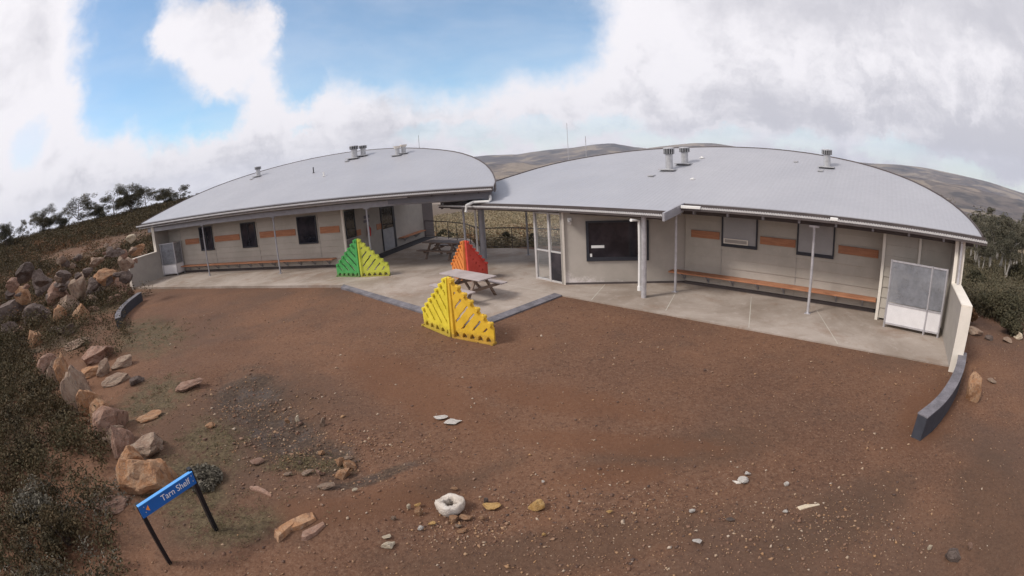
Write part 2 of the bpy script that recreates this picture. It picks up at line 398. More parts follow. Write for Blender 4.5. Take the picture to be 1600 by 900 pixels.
plain('sign_white', (.80, .80, .80), .5, 0, .02)
plain('sign_orange', (.85, .30, .05), .5, 0, .03)
plain('red_paint', (.55, .03, .03), .4, 0, .05)
plain('blind', (.36, .355, .36), .14, 0, .05, 1.5, .6)
plain('wire', (.22, .21, .21), .5, .4)
plain('rust_rail', (.085, .070, .070), .6, .2, .2)
plain('notice_dark', (.15, .14, .17), .6, 0, .3, 30)
for nm, c in dict(pl_green=(.070, .36, .095), pl_lime=(.56, .60, .075), pl_yellow=(.74, .60, .045), pl_amber=(.75, .47, .035), pl_orange=(.72, .24, .055), pl_red=(.64, .075, .055)).items():
    def f_pl(T, c=c):
        sp = T.n('ShaderNodeSeparateXYZ'); T.l(T.pos, sp.inputs[0])
        a = T.noise(T.pos, 3.2, 6, .65); b = T.noise(T.pos, 16, 5, .7)
        q = T.mix(T.ramp(a, .3, .7), tuple(v * .88 for v in c), tuple(min(1, v * 1.06 + .012) for v in c))
        dirt = T.ramp(T.math('ADD', T.math('MULTIPLY', sp.outputs[2], -3.2), T.math('MULTIPLY', b, 1.6)), .15, .75)
        q = T.mix(T.math('MULTIPLY', dirt, .55), q, (.19, .10, .055))
        q = T.mix(T.math('MULTIPLY', T.ramp(b, .60, .75), .25), q, tuple(min(1, v * .6 + .14) for v in c))
        setb(T, q, T.ramp(a, .3, .7, .42, .62), 0, .4)
    mat(nm, f_pl)
def f_glass(T):
    a = T.noise(T.pos, 1.4, 4, .6)
    setb(T, T.mix(T.ramp(a, .35, .7), (.014, .015, .022), (.048, .042, .052)), .05, 0, .6)
mat('window_glass', f_glass)
def f_clear(T):
    setb(T, (.85, .87, .88), .02, 0, .5)
    tr = T.n('ShaderNodeBsdfTransparent'); mx = T.n('ShaderNodeMixShader'); mx.inputs[0].default_value = .045
    T.l(tr.outputs[0], mx.inputs[1]); T.l(T.b.outputs[0], mx.inputs[2])
    out = [n for n in T.t.nodes if n.type == 'OUTPUT_MATERIAL'][0]; T.l(mx.outputs[0], out.inputs[0])
mat('clear_glass', f_clear)

# ------------------------------------------------------------------ mesh helpers
ORG = {}; ROT = {}
class MB:
    def __init__(s): s.v = []; s.f = []; s.smooth = False
    def add(s, vs, fs):
        o = len(s.v); s.v += [Vector(v) for v in vs]; s.f += [tuple(i + o for i in f) for f in fs]; return s
    def hexa(s, b, t):      # four bottom corners, four top corners
        return s.add(list(b) + list(t), [(3, 2, 1, 0), (4, 5, 6, 7), (0, 1, 5, 4), (1, 2, 6, 5), (2, 3, 7, 6), (3, 0, 4, 7)])
    def box(s, c, sz, rz=0.0):
        c = Vector(c); M = Matrix.Rotation(rz, 3, 'Z'); q = []
        for z in (-.5, .5):
            for x, y in ((-.5, -.5), (.5, -.5), (.5, .5), (-.5, .5)):
                q.append(c + M @ Vector((x * sz[0], y * sz[1], z * sz[2])))
        return s.hexa(q[:4], q[4:])
    def beam(s, a, b, w, h, up=(0, 0, 1)):      # w across, h along up
        a = Vector(a); b = Vector(b); d = (b - a).normalized(); sd = d.cross(Vector(up))
        if sd.length < 1e-5: sd = d.cross(Vector((1, 0, 0)))
        sd.normalize(); u = sd.cross(d).normalized(); sd *= w / 2; u *= h / 2
        return s.hexa([a - sd - u, b - sd - u, b + sd - u, a + sd - u], [a - sd + u, b - sd + u, b + sd + u, a + sd + u])
    def tube(s, pts, r, n=10, caps=True):
        pts = [Vector(p) for p in pts]; rs = r if isinstance(r, (list, tuple)) else [r] * len(pts); rings = []
        for i, p in enumerate(pts):
            d = (pts[min(i + 1, len(pts) - 1)] - pts[max(i - 1, 0)]).normalized()
            a = d.cross(Vector((0, 0, 1)));
            if a.length < .05: a = d.cross(Vector((1, 0, 0)))
            a.normalize(); b = d.cross(a)
            rings.append([p + (a * math.cos(k * 2 * math.pi / n) + b * math.sin(k * 2 * math.pi / n)) * rs[i] for k in range(n)])
        fs = []
        for i in range(len(pts) - 1):
            for k in range(n):
                k2 = (k + 1) % n; fs.append((i * n + k, i * n + k2, (i + 1) * n + k2, (i + 1) * n + k))
        if caps: fs.append(tuple(range(n))[::-1]); fs.append(tuple((len(pts) - 1) * n + k for k in range(n)))
        return s.add([v for r_ in rings for v in r_], fs)
    def prism(s, poly, z0, z1):     # z0/z1 number or function of (x, y)
        n = len(poly); f0 = z0 if callable(z0) else (lambda x, y: z0); f1 = z1 if callable(z1) else (lambda x, y: z1)
        lo = [(p[0], p[1], f0(p[0], p[1])) for p in poly]; hi = [(p[0], p[1], f1(p[0], p[1])) for p in poly]
        return s.add(lo + hi, [tuple(range(n))[::-1], tuple(range(n, 2 * n))] + [(i, (i + 1) % n, (i + 1) % n + n, i + n) for i in range(n)])
    def build(s, name, m, parent=None, origin=None, bevel=0.0, rot=0.0):
        xs = [v.x for v in s.v]; ys = [v.y for v in s.v]; zs = [v.z for v in s.v]
        o = Vector(origin) if origin is not None else Vector(((min(xs) + max(xs)) / 2, (min(ys) + max(ys)) / 2, min(zs)))
        Rm = Matrix.Rotation(-rot, 3, 'Z')
        me = bpy.data.meshes.new(name); me.from_pydata([Rm @ (v - o) for v in s.v], [], s.f); me.update()
        if s.smooth:
            for p in me.polygons: p.use_smooth = True
        me.materials.append(MATS[m] if isinstance(m, str) else m)
        ob = bpy.data.objects.new(name, me); col.objects.link(ob)
        pr = ROT.get(parent.name, 0.0) if parent is not None else 0.0
        if parent is not None: ob.parent = parent; ob.location = Matrix.Rotation(-pr, 3, 'Z') @ (o - ORG[parent.name])
        else: ob.location = o
        ob.rotation_euler = (0, 0, rot - pr)
        ORG[ob.name] = o; ROT[ob.name] = rot
        if bevel:
            b = ob.modifiers.new('bevel', 'BEVEL'); b.width = bevel; b.segments = 1; b.limit_method = 'ANGLE'
        return ob
def tag(o, label=None, cat=None, group=None, kind=None):
    if label: o['label'] = label
    if cat: o['category'] = cat
    if group: o['group'] = group
    if kind: o['kind'] = kind
    return o
def empty(name, loc, label=None, cat=None, group=None):
    o = bpy.data.objects.new(name, None); o.empty_display_size = .2; col.objects.link(o); o.location = loc; ORG[o.name] = Vector(loc)
    return tag(o, label, cat, group)
def copy_tree(src, loc, rz=0.0, sc=None):
    r = src.copy(); col.objects.link(r); r.location = loc; r.rotation_euler = (0, 0, rz); ORG[r.name] = Vector(loc)
    if sc: r.scale = sc if isinstance(sc, tuple) else (sc, sc, sc)
    for ch in list(src.children):
        c = ch.copy(); col.objects.link(c); c.parent = r
        for g in list(ch.children):
            d = g.copy(); col.objects.link(d); d.parent = c
    return r

# building frames: u runs along the front, n away from the camera
class Frame:
    def __init__(s, u, n): s.u = Vector((u[0], u[1], 0)).normalized(); s.n = Vector((n[0], n[1], 0)).normalized(); s.rot = math.atan2(s.u.y, s.u.x)
    def p(s, u, n, z=0.0): return s.u * u + s.n * n + Vector((0, 0, z))
    def uv(s, x, y): v = Vector((x, y, 0)); return v.dot(s.u), v.dot(s.n)
    def box(s, mb, u0, u1, n0, n1, z0, z1):
        q = [s.p(u0, n0), s.p(u1, n0), s.p(u1, n1), s.p(u0, n1)]
        return mb.hexa([v + Vector((0, 0, z0)) for v in q], [v + Vector((0, 0, z1)) for v in q])
RF = Frame((.719, -.695), (.695, .719))
LF = Frame((.978, -.208), (.208, .978))

# ------------------------------------------------------------------ terrain
def lerp_tab(tab, x):
    if x <= tab[0][0]: return tab[0][1]
    for (a, va), (b, vb) in zip(tab, tab[1:]):
        if x <= b: t = (x - a) / (b - a); return va + (vb - va) * t
    return tab[-1][1]
DROP = [(0, 0), (24.5, 0), (26, -.35), (30, -.9), (60, -4.2), (100, -8.2), (300, -27), (800, -70), (1600, -120)]
DROPR = [(0, 0), (16.6, -.0), (19, -.2), (25, -.9), (55, -4.2), (100, -8.4), (300, -27), (800, -70), (1600, -120)]
RISE = [(0, 0), (22, 0), (30, .55), (45, 1.9), (60, 3.05), (72, 3.75), (82, 3.7), (120, 0), (300, -25), (1600, -140)]
def sm(a, b, x):
    t = max(0, min(1, (x - a) / (b - a))); return t * t * (3 - 2 * t)
GUL = [G(*p) for p in ((345, 590), (385, 618), (420, 655), (460, 685), (505, 712), (540, 735))]
def terr(x, y):
    D = math.hypot(x, y); az = math.degrees(math.atan2(x, y))
    if D < 1e-6: return -.04
    wl = 1 - sm(-36, -22, az) if az > -130 else 1 - sm(-130, -160, az)
    wr_ = sm(32, 44, az) if az < 120 else 1 - sm(120, 150, az)
    z = lerp_tab(DROP, D) * (1 - wr_) + lerp_tab(DROPR, D) * wr_
    z = z * (1 - wl) + lerp_tab(RISE, D) * wl
    if az < -46: z += sm(-46, -62, az) * .55 * sm(40, 70, D) * (1 - sm(85, 130, D))
    rough = .03 + .9 * sm(24, 90, D)
    if D > 200: rough = 3.0
    z += (mnoise.fractal(Vector((x * .06, y * .06, 3.1)), 1.0, 2.0, 4)) * rough * .55
    if D < 23:
        ur, nr = RF.uv(x, y); ul, nl = LF.uv(x, y)
        f = (1 - sm(18, 22, D)) * (1 - sm(10.4, 11.4, nr)) * (1 - sm(15.0, 16.0, nl)) * (1 - sm(7.0, 7.8, nr) * (1 - sm(-8.5, -7.5, ur)))
        nz = mnoise.fractal(Vector((x * .55, y * .55, 9.3)), 1.0, 2.0, 5) * .055
        dg = min((Vector((x, y, 0)) - g_).length for g_ in GUL)
        nz -= .13 * math.exp(-(dg / .55) ** 2) - .05 * math.exp(-((dg - 1.1) / .45) ** 2)
        z += nz * f
    u, n = LF.uv(x, y); k = sm(-29.5, -26.6, u) * (1 - sm(29.5, 33, n)) * sm(9, 13, n) * (1 - sm(2, 6, u))
    z = z * (1 - k) + min(z, 0.0) * k - k * .06 * sm(15.5, 16.6, n)
    return z - .045
mb_v = []; mb_f = []
radii = [0.0] + [.35 * k for k in range(1, 66)] + [23.0] + [24 + k * .7 for k in range(0, 30)] + [46 * (1.075 ** k) for k in range(0, 50)]
NA = 400
azs = [-180 + 360 * k / NA for k in range(NA)]
for r_ in radii[1:]:
    for a in azs:
        x = r_ * math.sin(R(a)); y = r_ * math.cos(R(a)); mb_v.append((x, y, terr(x, y)))
mb_v.append((0, 0, -.05)); cidx = len(mb_v) - 1
for k in range(NA): mb_f.append((cidx, (k + 1) % NA, k))
for i in range(len(radii) - 2):
    for k in range(NA):
        k2 = (k + 1) % NA; mb_f.append((i * NA + k, i * NA + k2, (i + 1) * NA + k2, (i + 1) * NA + k))
tm = MB(); tm.v = [Vector(v) for v in mb_v]; tm.f = mb_f; tm.smooth = True
ground = tm.build('ground', 'ground', origin=(0, 0, 0)); tag(ground, kind='structure')

# far hills: skyline elevation in degrees by azimuth
SKY = [(-180, .2), (-90, .2), (-60, -.6), (-20, .3), (-8, .5), (-2, .80), (1.5, .70), (4.6, .95), (8, 1.15), (10.5, 1.5), (12.5, 1.62), (15, 1.1), (16.5, .92), (19.4, 1.2), (22, 1.4), (24.5, 1.4), (30, .8), (36, .1), (42.7, .12), (46, .32), (50, .30),
       (54, .10), (57, -.06), (60, -.35), (62.5, -.60), (70, -.8), (90, -.3), (130, .2), (180, .2)]
SKY2 = [(-180, -.6), (-20, -.9), (-4, -.5), (1, -.35), (4, -.75), (7, -.3), (10, .1), (13, -.2), (17, -.8), (24, -.6), (40, -1.0), (46, -.75), (52, -.95), (58, -1.2), (63, -1.35), (90, -1.4), (180, -.6)]
def hill_z(D, az):
    base = -125
    def ridge(D0, el, wn, wf):
        top = CH + D0 * math.tan(R(el)); t = (D - D0) / (wn if D < D0 else wf); return base + (top - base) * math.exp(-t * t * 1.6)
    z = max(ridge(6500, lerp_tab(SKY, az), 2300, 3000), ridge(3300, lerp_tab(SKY2, az), 1100, 900))
    x = D * math.sin(R(az)); y = D * math.cos(R(az)); k = sm(1500, 2600, D)
    n1 = mnoise.fractal(Vector((x * .0011, y * .0011, 1.7)), 1.0, 2.1, 5)
    n2 = mnoise.fractal(Vector((x * .0045, y * .0045, 5.7)), 1.0, 2.1, 4)
    att = 1 - .75 * math.exp(-((D - 6500) / 600) ** 2)
    return z + k * (n1 * 28 * att + n2 * 12 * att)
hv = []; hf_ = []; hr = [1150 * (1.032 ** k) for k in range(0, 66)]; NH = 480
for r_ in hr:
    for k in range(NH):
        a = -180 + 360 * k / NH; hv.append(Vector((r_ * math.sin(R(a)), r_ * math.cos(R(a)), hill_z(r_, a) - (15 if r_ < 1300 else 0))))
for i in range(len(hr) - 1):
    for k in range(NH):
        k2 = (k + 1) % NH; hf_.append((i * NH + k, i * NH + k2, (i + 1) * NH + k2, (i + 1) * NH + k))
hm = MB(); hm.v = hv; hm.f = hf_; hm.smooth = True
tag(hm.build('hills', 'hill', origin=(0, 0, -150)), kind='structure')

# ------------------------------------------------------------------ paving
def V2(p): return (p[0], p[1])
RW0 = Vector((1.84, 16.27, 0)); RW1 = Vector((5.95, 15.58, 0))
slab_poly = [V2(LF.p(-25.6, 16.5)), V2(LF.p(-10.35, 16.5)), V2(RF.p(-9.58 - .0, 8.42) ), V2(RF.p(-9.58, 11.86)), V2(RF.p(2.62, 11.86)), V2(RF.p(2.62, 18)), (4.0, 21.0), (2.6, 22.0),
             (1.4, 23.0), (.15, 23.9), (-1.35, 24.3), (-1.9, 26.2), (-2.2, 27.7), (-5.1, 30.2), V2(LF.p(-12.5, 28.6)), V2(LF.p(-26, 24))]
s1 = MB().prism(slab_poly, -.35, 0.0)
tag(s1.build('paving', 'concrete'), kind='structure')
jm = MB()
def joint(a, b, w=.025):
    a = Vector((a[0], a[1], .004)); b = Vector((b[0], b[1], .004)); d = (b - a).normalized(); s_ = Vector((-d.y, d.x, 0)) * w / 2
    jm.add([a - s_, b - s_, b + s_, a + s_], [(0, 1, 2, 3)])
for a, b in (((3.17, 15.95), (2.39, 14.22)), ((5.13, 14.29), (4.29, 12.7)), ((7.42, 13.37), (6.01, 10.82)), ((8.8, 11.6), (7.75, 9.1))): joint(a, b)
for u in (-23, -18, -13): joint(LF.p(u, 16.52), LF.p(u, 19.9), .02)
joint((-6.9, 18.4), (-2.4, 22.6), .02); joint((1.3, 15.3), (-3.0, 19.4), .02)
tag(jm.build('paving_joints', 'joint'), kind='structure')
# slate-coloured kerb around the point of the paving
km = MB()
q = [LF.p(-10.35, 16.5), RF.p(-9.58, 8.42), RF.p(-9.58, 11.86)]
qo = [LF.p(-10.30, 16.18), RF.p(-9.28, 8.12), RF.p(-9.28, 11.86)]
for i in (0, 1):
    km.hexa([v + Vector((0, 0, -.3)) for v in (qo[i], qo[i + 1], q[i + 1], q[i])], [qo[i] + Vector((0, 0, .0)), qo[i + 1] + Vector((0, 0, .0)), q[i + 1] + Vector((0, 0, .028)), q[i] + Vector((0, 0, .028))])
tag(km.build('kerb', 'kerb_slate'), kind='structure')
mt = MB()
for a, b in zip([(-11.9, 21.0), (-11.85, 23.2)], [(-11.85, 23.2), (-10.95, 28.2)]):
    p0 = LF.p(a[0], a[1], .005); p1 = LF.p(b[0], b[1], .005); o = LF.u * .75
    mt.add([p0, p0 + o, p1 + o, p1], [(0, 1, 2, 3)])
mt = MB(); p0 = LF.p(-12.02, 21.2, .0); p1 = LF.p(-11.25, 28.0, .0); o = LF.u * .8
mt.hexa([p0, p0 + o, p1 + o, p1], [v + Vector((0, 0, .02)) for v in (p0, p0 + o, p1 + o, p1)])
tag(mt.build('floor_mat', 'mat_dark'), 'long dark rubber mat on the paving along the recessed side wall of the left shelter', 'floor mat')

# ------------------------------------------------------------------ shelter buildings
def smooth_closed(pts, it=2):
    for _ in range(it):
        out = [pts[0]]
        for a, b in zip(pts, pts[1:]):
            out += [tuple(a[k] * .75 + b[k] * .25 for k in (0, 1)), tuple(a[k] * .25 + b[k] * .75 for k in (0, 1))]
        out.append(pts[-1]); pts = out
    return pts
def plane_fn(F, n0, z0, s):
    def f(x, y): u, n = F.uv(x, y); return z0 + s * (n - n0)
    return f
RZ = plane_fn(RF, 13.72, 2.9, .25); LZ = plane_fn(LF, 18.55, 3.4, .26)
R_ARC = [(-16.35, 12.95), (-16.3, 13.9), (-15.95, 15.3), (-15.4, 16.5), (-14.72, 17.9), (-13.7, 18.95), (-12.37, 19.78), (-10.98, 20.38), (-9.5, 20.73), (-7.68, 20.93), (-6.47, 20.93), (-4.99, 20.80), (-3.5, 20.44), (-2.07, 19.92), (-.71, 19.22), (.58, 18.27), (1.52, 17.33), (2.36, 16.15), (2.88, 14.98), (3.1, 14.1), (3.16, 13.62)]
L_ARC = [(-26.5, 18.6), (-26.15, 20.1), (-25.35, 22.5), (-24.05, 24.35), (-22.18, 25.76), (-20.15, 26.75), (-17.92, 27.38), (-15.56, 27.56), (-13.11, 27.22), (-10.72, 26.4), (-8.33, 24.98), (-6.9, 23.69), (-5.67, 21.99), (-4.92, 20.43), (-4.45, 19.0), (-4.40, 18.5)]
def roof(F, outline, Z, parent, nm='roof', th=.10):
    poly = [F.p(u, n) for u, n in outline]; poly = [(p.x, p.y) for p in poly]
    m = MB().prism(poly, lambda x, y: Z(x, y) - th, Z)
    return m.build(nm, 'roof_sheet', parent, rot=F.rot)
left = empty('shelter_building', LF.p(-18, 20), 'left shelter building with small dark windows under the higher curved metal roof', 'building')
right = empty('shelter_building', RF.p(-5, 15.3), 'right shelter building with one large dark window and a stepped eave', 'building')

rroof = roof(RF, [(-16.35, 12.97), (-6.1, 12.97), (-5.9, 13.70), (3.16, 13.62)] + smooth_closed(R_ARC, 1)[::-1][1:-1], RZ, right)
lroof = roof(LF, [(-26.55, 18.62), (-4.40, 18.46)] + smooth_closed(L_ARC, 1)[::-1][1:-1], LZ, left)
# dark capping along the curved edge, soffit sheet beneath
def capping(F, arc, Z, parent):
    arc = smooth_closed(arc, 1); m = MB()
    pts = [F.p(u, n) for u, n in arc]
    c = sum((Vector(p) for p in pts), Vector()) / len(pts)
    for a, b in zip(pts, pts[1:]):
        oa = (a - c).normalized() * .05; ob_ = (b - c).normalized() * .05
        za = Z(a.x, a.y); zb = Z(b.x, b.y)
        V = lambda p, z: Vector((p.x, p.y, z))
        m.hexa([V(a, za - .26), V(b, zb - .26), V(b + ob_, zb - .26), V(a + oa, za - .26)], [V(a, za + .035), V(b, zb + .035), V(b + ob_, zb + .035), V(a + oa, za + .035)])
    return m.build('edge_capping', 'fascia_dark', parent)
capping(RF, R_ARC, RZ, rroof); capping(LF, L_ARC, LZ, lroof)
def soffit(F, outline, Z, parent, dz=.13):
    poly = [F.p(u, n) for u, n in outline]; poly = [(p.x, p.y) for p in poly]
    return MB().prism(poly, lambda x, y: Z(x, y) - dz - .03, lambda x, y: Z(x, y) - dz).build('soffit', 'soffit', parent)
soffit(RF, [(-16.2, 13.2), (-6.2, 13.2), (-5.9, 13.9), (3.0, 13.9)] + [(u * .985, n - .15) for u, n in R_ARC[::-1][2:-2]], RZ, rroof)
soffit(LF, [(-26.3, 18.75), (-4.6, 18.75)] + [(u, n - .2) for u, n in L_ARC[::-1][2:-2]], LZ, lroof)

# gutters: dark trough with a bright corrugated outer lip
def gutter(F, u0, n0, u1, n1, z0, z1, parent, run=.30):
    m = MB(); a = F.p(u0, n0, z0); b = F.p(u1, n1, z1); r_ = F.n * run; d = Vector((0, 0, -.05))
    m.hexa([a + d * 2, b + d * 2, b + r_ + d * 2, a + r_ + d * 2], [a + d, b + d, b + r_ + d * .2, a + r_ + d * .2])
    g = m.build('gutter', 'fascia_dark', parent)
    lp = MB(); L_ = (b - a).length; N = int(L_ / .076); prev = None; vs = []; fs = []
    for i in range(N * 4 + 1):
        t = i / (N * 4); c = a.lerp(b, t); off = .016 * math.sin(i * math.pi / 2)
        o = -F.n * (.012) + Vector((0, 0, off))
        vs += [c + o + Vector((0, 0, -.034 - off * .6)), c + o + Vector((0, 0, .012)), c + F.n * .02 + Vector((0, 0, .016 + off))]
        if i: k = 3 * i; fs += [(k - 3, k, k + 1, k - 2), (k - 2, k + 1, k + 2, k - 1)]
    lp.add(vs, fs); lp.build('gutter_lip', 'gutter_lip', g)
    fb = MB(); k0 = F.n * (run - .022); k1 = F.n * (run - .002); up = Vector((0, 0, .072 + (.02 if run > .28 and F is RF else 0)))
    fb.hexa([a + k0 + d, b + k0 + d, b + k1 + d, a + k1 + d], [a + k0 + up, b + k0 + up, b + k1 + up, a + k1 + up]); fb.build('eave_face', 'fascia_dark', g)
    return g
gutter(RF, -5.9, 13.42, 3.3, 13.36, 2.80, 2.785, right, .27)
gutter(RF, -16.2, 12.66, -6.15, 12.66, 2.635, 2.62, right, .30)
gutter(LF, -26.6, 18.22, -4.42, 18.16, 3.30, 3.27, left, .32)
# second thin lining under the left gutter
m = MB(); m.beam(LF.p(-26.5, 18.35, 3.13), LF.p(-8, 18.35, 3.15), .03, .05); m.build('gutter_lining', 'gutter_lip', left)
# barge board where the right eave steps back
m = MB(); a0 = RF.p(-6.13, 12.62); a1 = RF.p(-5.93, 13.55)
m.hexa([a0 + Vector((0, 0, 2.45)), a0 + RF.u * .07 + Vector((0, 0, 2.45)), a1 + RF.u * .07 + Vector((0, 0, 2.64)), a1 + Vector((0, 0, 2.64))],
       [a0 + Vector((0, 0, 2.69)), a0 + RF.u * .07 + Vector((0, 0, 2.69)), a1 + RF.u * .07 + Vector((0, 0, 2.90)), a1 + Vector((0, 0, 2.90))])
m.build('barge_board', 'steel_grey', right)
for u0, u1 in ((-5.88, -5.25), (-1.42, -1.20)):
    m = MB(); RF.box(m, u0, u1, 13.36, 13.44, 2.765, 2.85); m.build('gutter_bracket', 'white_paint', right, bevel=.01)

# walls
def wall_boards(A, B, z0, ztop, parent, m_='weatherboard', name='wall', pitch=.30, thick=.10, out=None, gap_h=0.0):
    """lapped boards from A to B; the outer face leans out towards each lower edge"""
    A = Vector((A[0], A[1], 0)); B = Vector((B[0], B[1], 0)); d = (B - A).normalized()
    nrm = Vector((d.y, -d.x, 0))          # faces the camera side when A is left of B
    if out is not None: nrm = Vector((out[0], out[1], 0)).normalized()
    m = MB(); zt = max(ztop(A.x, A.y), ztop(B.x, B.y)); z = z0
    while z < zt - .02:
        h1 = min(z + pitch, zt); ea = min(h1, ztop(A.x, A.y)); eb = min(h1, ztop(B.x, B.y))
        if ea <= z + .01 and eb <= z + .01: break
        ea = max(ea, z + .005); eb = max(eb, z + .005)
        m.hexa([A + nrm * .028 + Vector((0, 0, z + .007)), B + nrm * .028 + Vector((0, 0, z + .007)), B - nrm * thick + Vector((0, 0, z)), A - nrm * thick + Vector((0, 0, z))],
               [A + Vector((0, 0, ea)), B + Vector((0, 0, eb)), B - nrm * thick + Vector((0, 0, eb)), A - nrm * thick + Vector((0, 0, ea))])
        z += pitch
    return m.build(name, m_, parent)
def wall_flat(A, B, z0, ztop, parent, m_, name='wall', thick=.12, out=None):
    A = Vector((A[0], A[1], 0)); B = Vector((B[0], B[1], 0)); d = (B - A).normalized(); nrm = Vector((d.y, -d.x, 0))
    if out is not None: nrm = Vector((out[0], out[1], 0)).normalized()
    Ai = A - nrm * thick; Bi = B - nrm * thick; V = lambda p, z: Vector((p.x, p.y, z))
    return MB().hexa([V(A, z0), V(B, z0), V(Bi, z0), V(Ai, z0)], [V(A, ztop(A.x, A.y)), V(B, ztop(B.x, B.y)), V(Bi, ztop(B.x, B.y)), V(Ai, ztop(A.x, A.y))]).build(name, m_, parent)
RT = lambda x, y: RZ(x, y) - .16
LT = lambda x, y: LZ(x, y) - .16
RWN = 15.25; LWN = 20.0
wr0 = wall_boards(RF.p(-6.52, RWN), RF.p(.16, RWN), .10, RT, right)
wall_flat(RW0, RW1, .06, RT, right, 'plaster')
wall_flat(RW1, RF.p(-6.52, RWN), .06, RT, right, 'plaster')
wall_boards(RF.p(.16, 14.56), RF.p(2.42, 14.56), .06, RT, right)
wall_flat(RF.p(.16, RWN), RF.p(.16, 14.56), .02, RT, right, 'grey_wall', out=-RF.u)
for A, B in ((RW0, Vector((3.0, 20.6, 0))), (Vector((3.0, 20.6, 0)), RF.p(-6, 19.4)), (RF.p(-6, 19.4), RF.p(-.5, 18.2)), (RF.p(-.5, 18.2), RF.p(2.4, 15.2)), (RF.p(2.4, 15.2), RF.p(2.4, 14.5))):
    wall_flat(A, B, -.4, RT, right, 'grey_wall')
m = MB(); m.beam(RW0 + Vector((0, -.02, .03)), RW1 + Vector((0, -.02, .03)), .05, .06); m.beam(RF.p(-6.5, RWN - .03, .05), RF.p(.1, RWN - .03, .05), .06, .09)
m.build('base_strip', 'fascia_dark', right)
# trims
m = MB(); RF.box(m, .13, .22, 14.50, 14.565, 0, 2.95); m.build('corner_trim', 'cream_trim', right)
m = MB(); m.box((RW0.x - .02, RW0.y - .03, 1.25), (.06, .06, 2.5)); m.build('corner_trim', 'cream_trim', right)
m = MB(); RF.box(m, 1.28, 1.36, 14.45, 14.54, 1.75, 2.9); m.build('downpipe', 'cream_trim', right)
for u in (-2.66, -5.22 - .0):
    m = MB(); RF.box(m, u, u + .025, RWN - .028, RWN, .1, 2.9); m.build('board_joint', 'grey_wall', right)
# wing wall right
def wing(F, u0, u1, n0, n1, n2, zl, ztop, parent, flip):
    m = MB(); F.box(m, u0 + .02, u1 - .02, n0 + .02, n1, 0, zl - .05); w = m.build('wing_wall', 'grey_wall', parent)
    m = MB(); F.box(m, u0 - .01, u1 + .01, n0 + .0, n1 + .0, zl - .05, zl); m.build('wing_cap', 'cream_trim', w, bevel=.008)
    m = MB(); F.box(m, u0 - .01, u1 + .01, n0 - .015, n0 + .02, -.1, zl - .052); m.build('end_trim', 'cream_trim', w)
    m = MB(); V = lambda p, z: Vector((p.x, p.y, z)); q_ = [F.p(u0 + .02, n1), F.p(u1 - .02, n1), F.p(u1 - .02, n2), F.p(u0 + .02, n2)]
    m.hexa(q_, [V(p, ztop(p.x, p.y)) for p in q_]); m.build('wing_wall', 'grey_wall', parent)
    m = MB(); t = F.p(u0, n1); F.box(m, u0 - .01, u0 + .10, n1 - .03, n1 - .002, zl, ztop(t.x, t.y)); F.box(m, u1 - .10, u1 + .01, n1 - .03, n1 - .002, zl, ztop(t.x, t.y)); m.build('corner_trim', 'cream_trim', parent)
wing(RF, 2.36, 2.66, 11.58, 13.75, 15.2, 1.55, RT, right, 1)
wing(LF, -25.66, -25.42, 16.38, 18.80, 22.0, 1.60, lambda x, y: LT(x, y) - .05, left, 1)
m = MB(); RF.box(m, 2.50, 2.56, 13.60, 13.70, 1.56, 2.7); m.build('downpipe', 'galvanised', right)

# left building walls
wall_boards(LF.p(-25.42, LWN), LF.p(-12.13, LWN), .10, LT, left)
C0 = LF.p(-12.13, LWN); C1 = LF.p(-11.3, 28.1)
wall_flat(C0, C1, .02, lambda x, y: LZ(x, y) * 0 + 3.0 + .0, left, 'grey_wall', out=LF.u)
wall_flat(C1, LF.p(-10.75, 28.45), .0, lambda x, y: 3.0, left, 'dim_wall', out=LF.u - LF.n)  # shadow on this wall end is put into its darker wall colour
m = MB(); sd = (C1 - C0).normalized(); CO = Vector((sd.y, -sd.x, 0))
for A, B in ((LF.p(-25.5, 22), LF.p(-24, 24)), (LF.p(-24, 24), LF.p(-18, 27)), (LF.p(-18, 27), LF.p(-12, 27.2))):
    wall_flat(A, B, -.5, LT, left, 'grey_wall')
m = MB(); poly = [V2(LF.p(-12.2, 19.2)), V2(LF.p(-5.2, 19.2)), V2(LF.p(-6.6, 23.2)), V2(LF.p(-9.6, 25.6)), V2(LF.p(-11.4, 26.3))]
MB().prism(poly, 3.0, 3.05).build('porch_ceiling', 'grey_wall', left)
m = MB(); m.beam(LF.p(-25.3, LWN - .04, .05), LF.p(-12.2, LWN - .04, .05), .06, .09); m.build('base_strip', 'fascia_dark', left)
m = MB(); LF.box(m, -12.20, -12.09, LWN - .04, LWN + .06, 0, 3.0); m.build('corner_trim', 'cream_trim', left)
for u in (-21.08, -17.6, -13.6, -24.2):
    m = MB(); LF.box(m, u, u + .03, LWN - .03, LWN, .1, 3.1); m.build('board_joint', 'grey_wall', left)
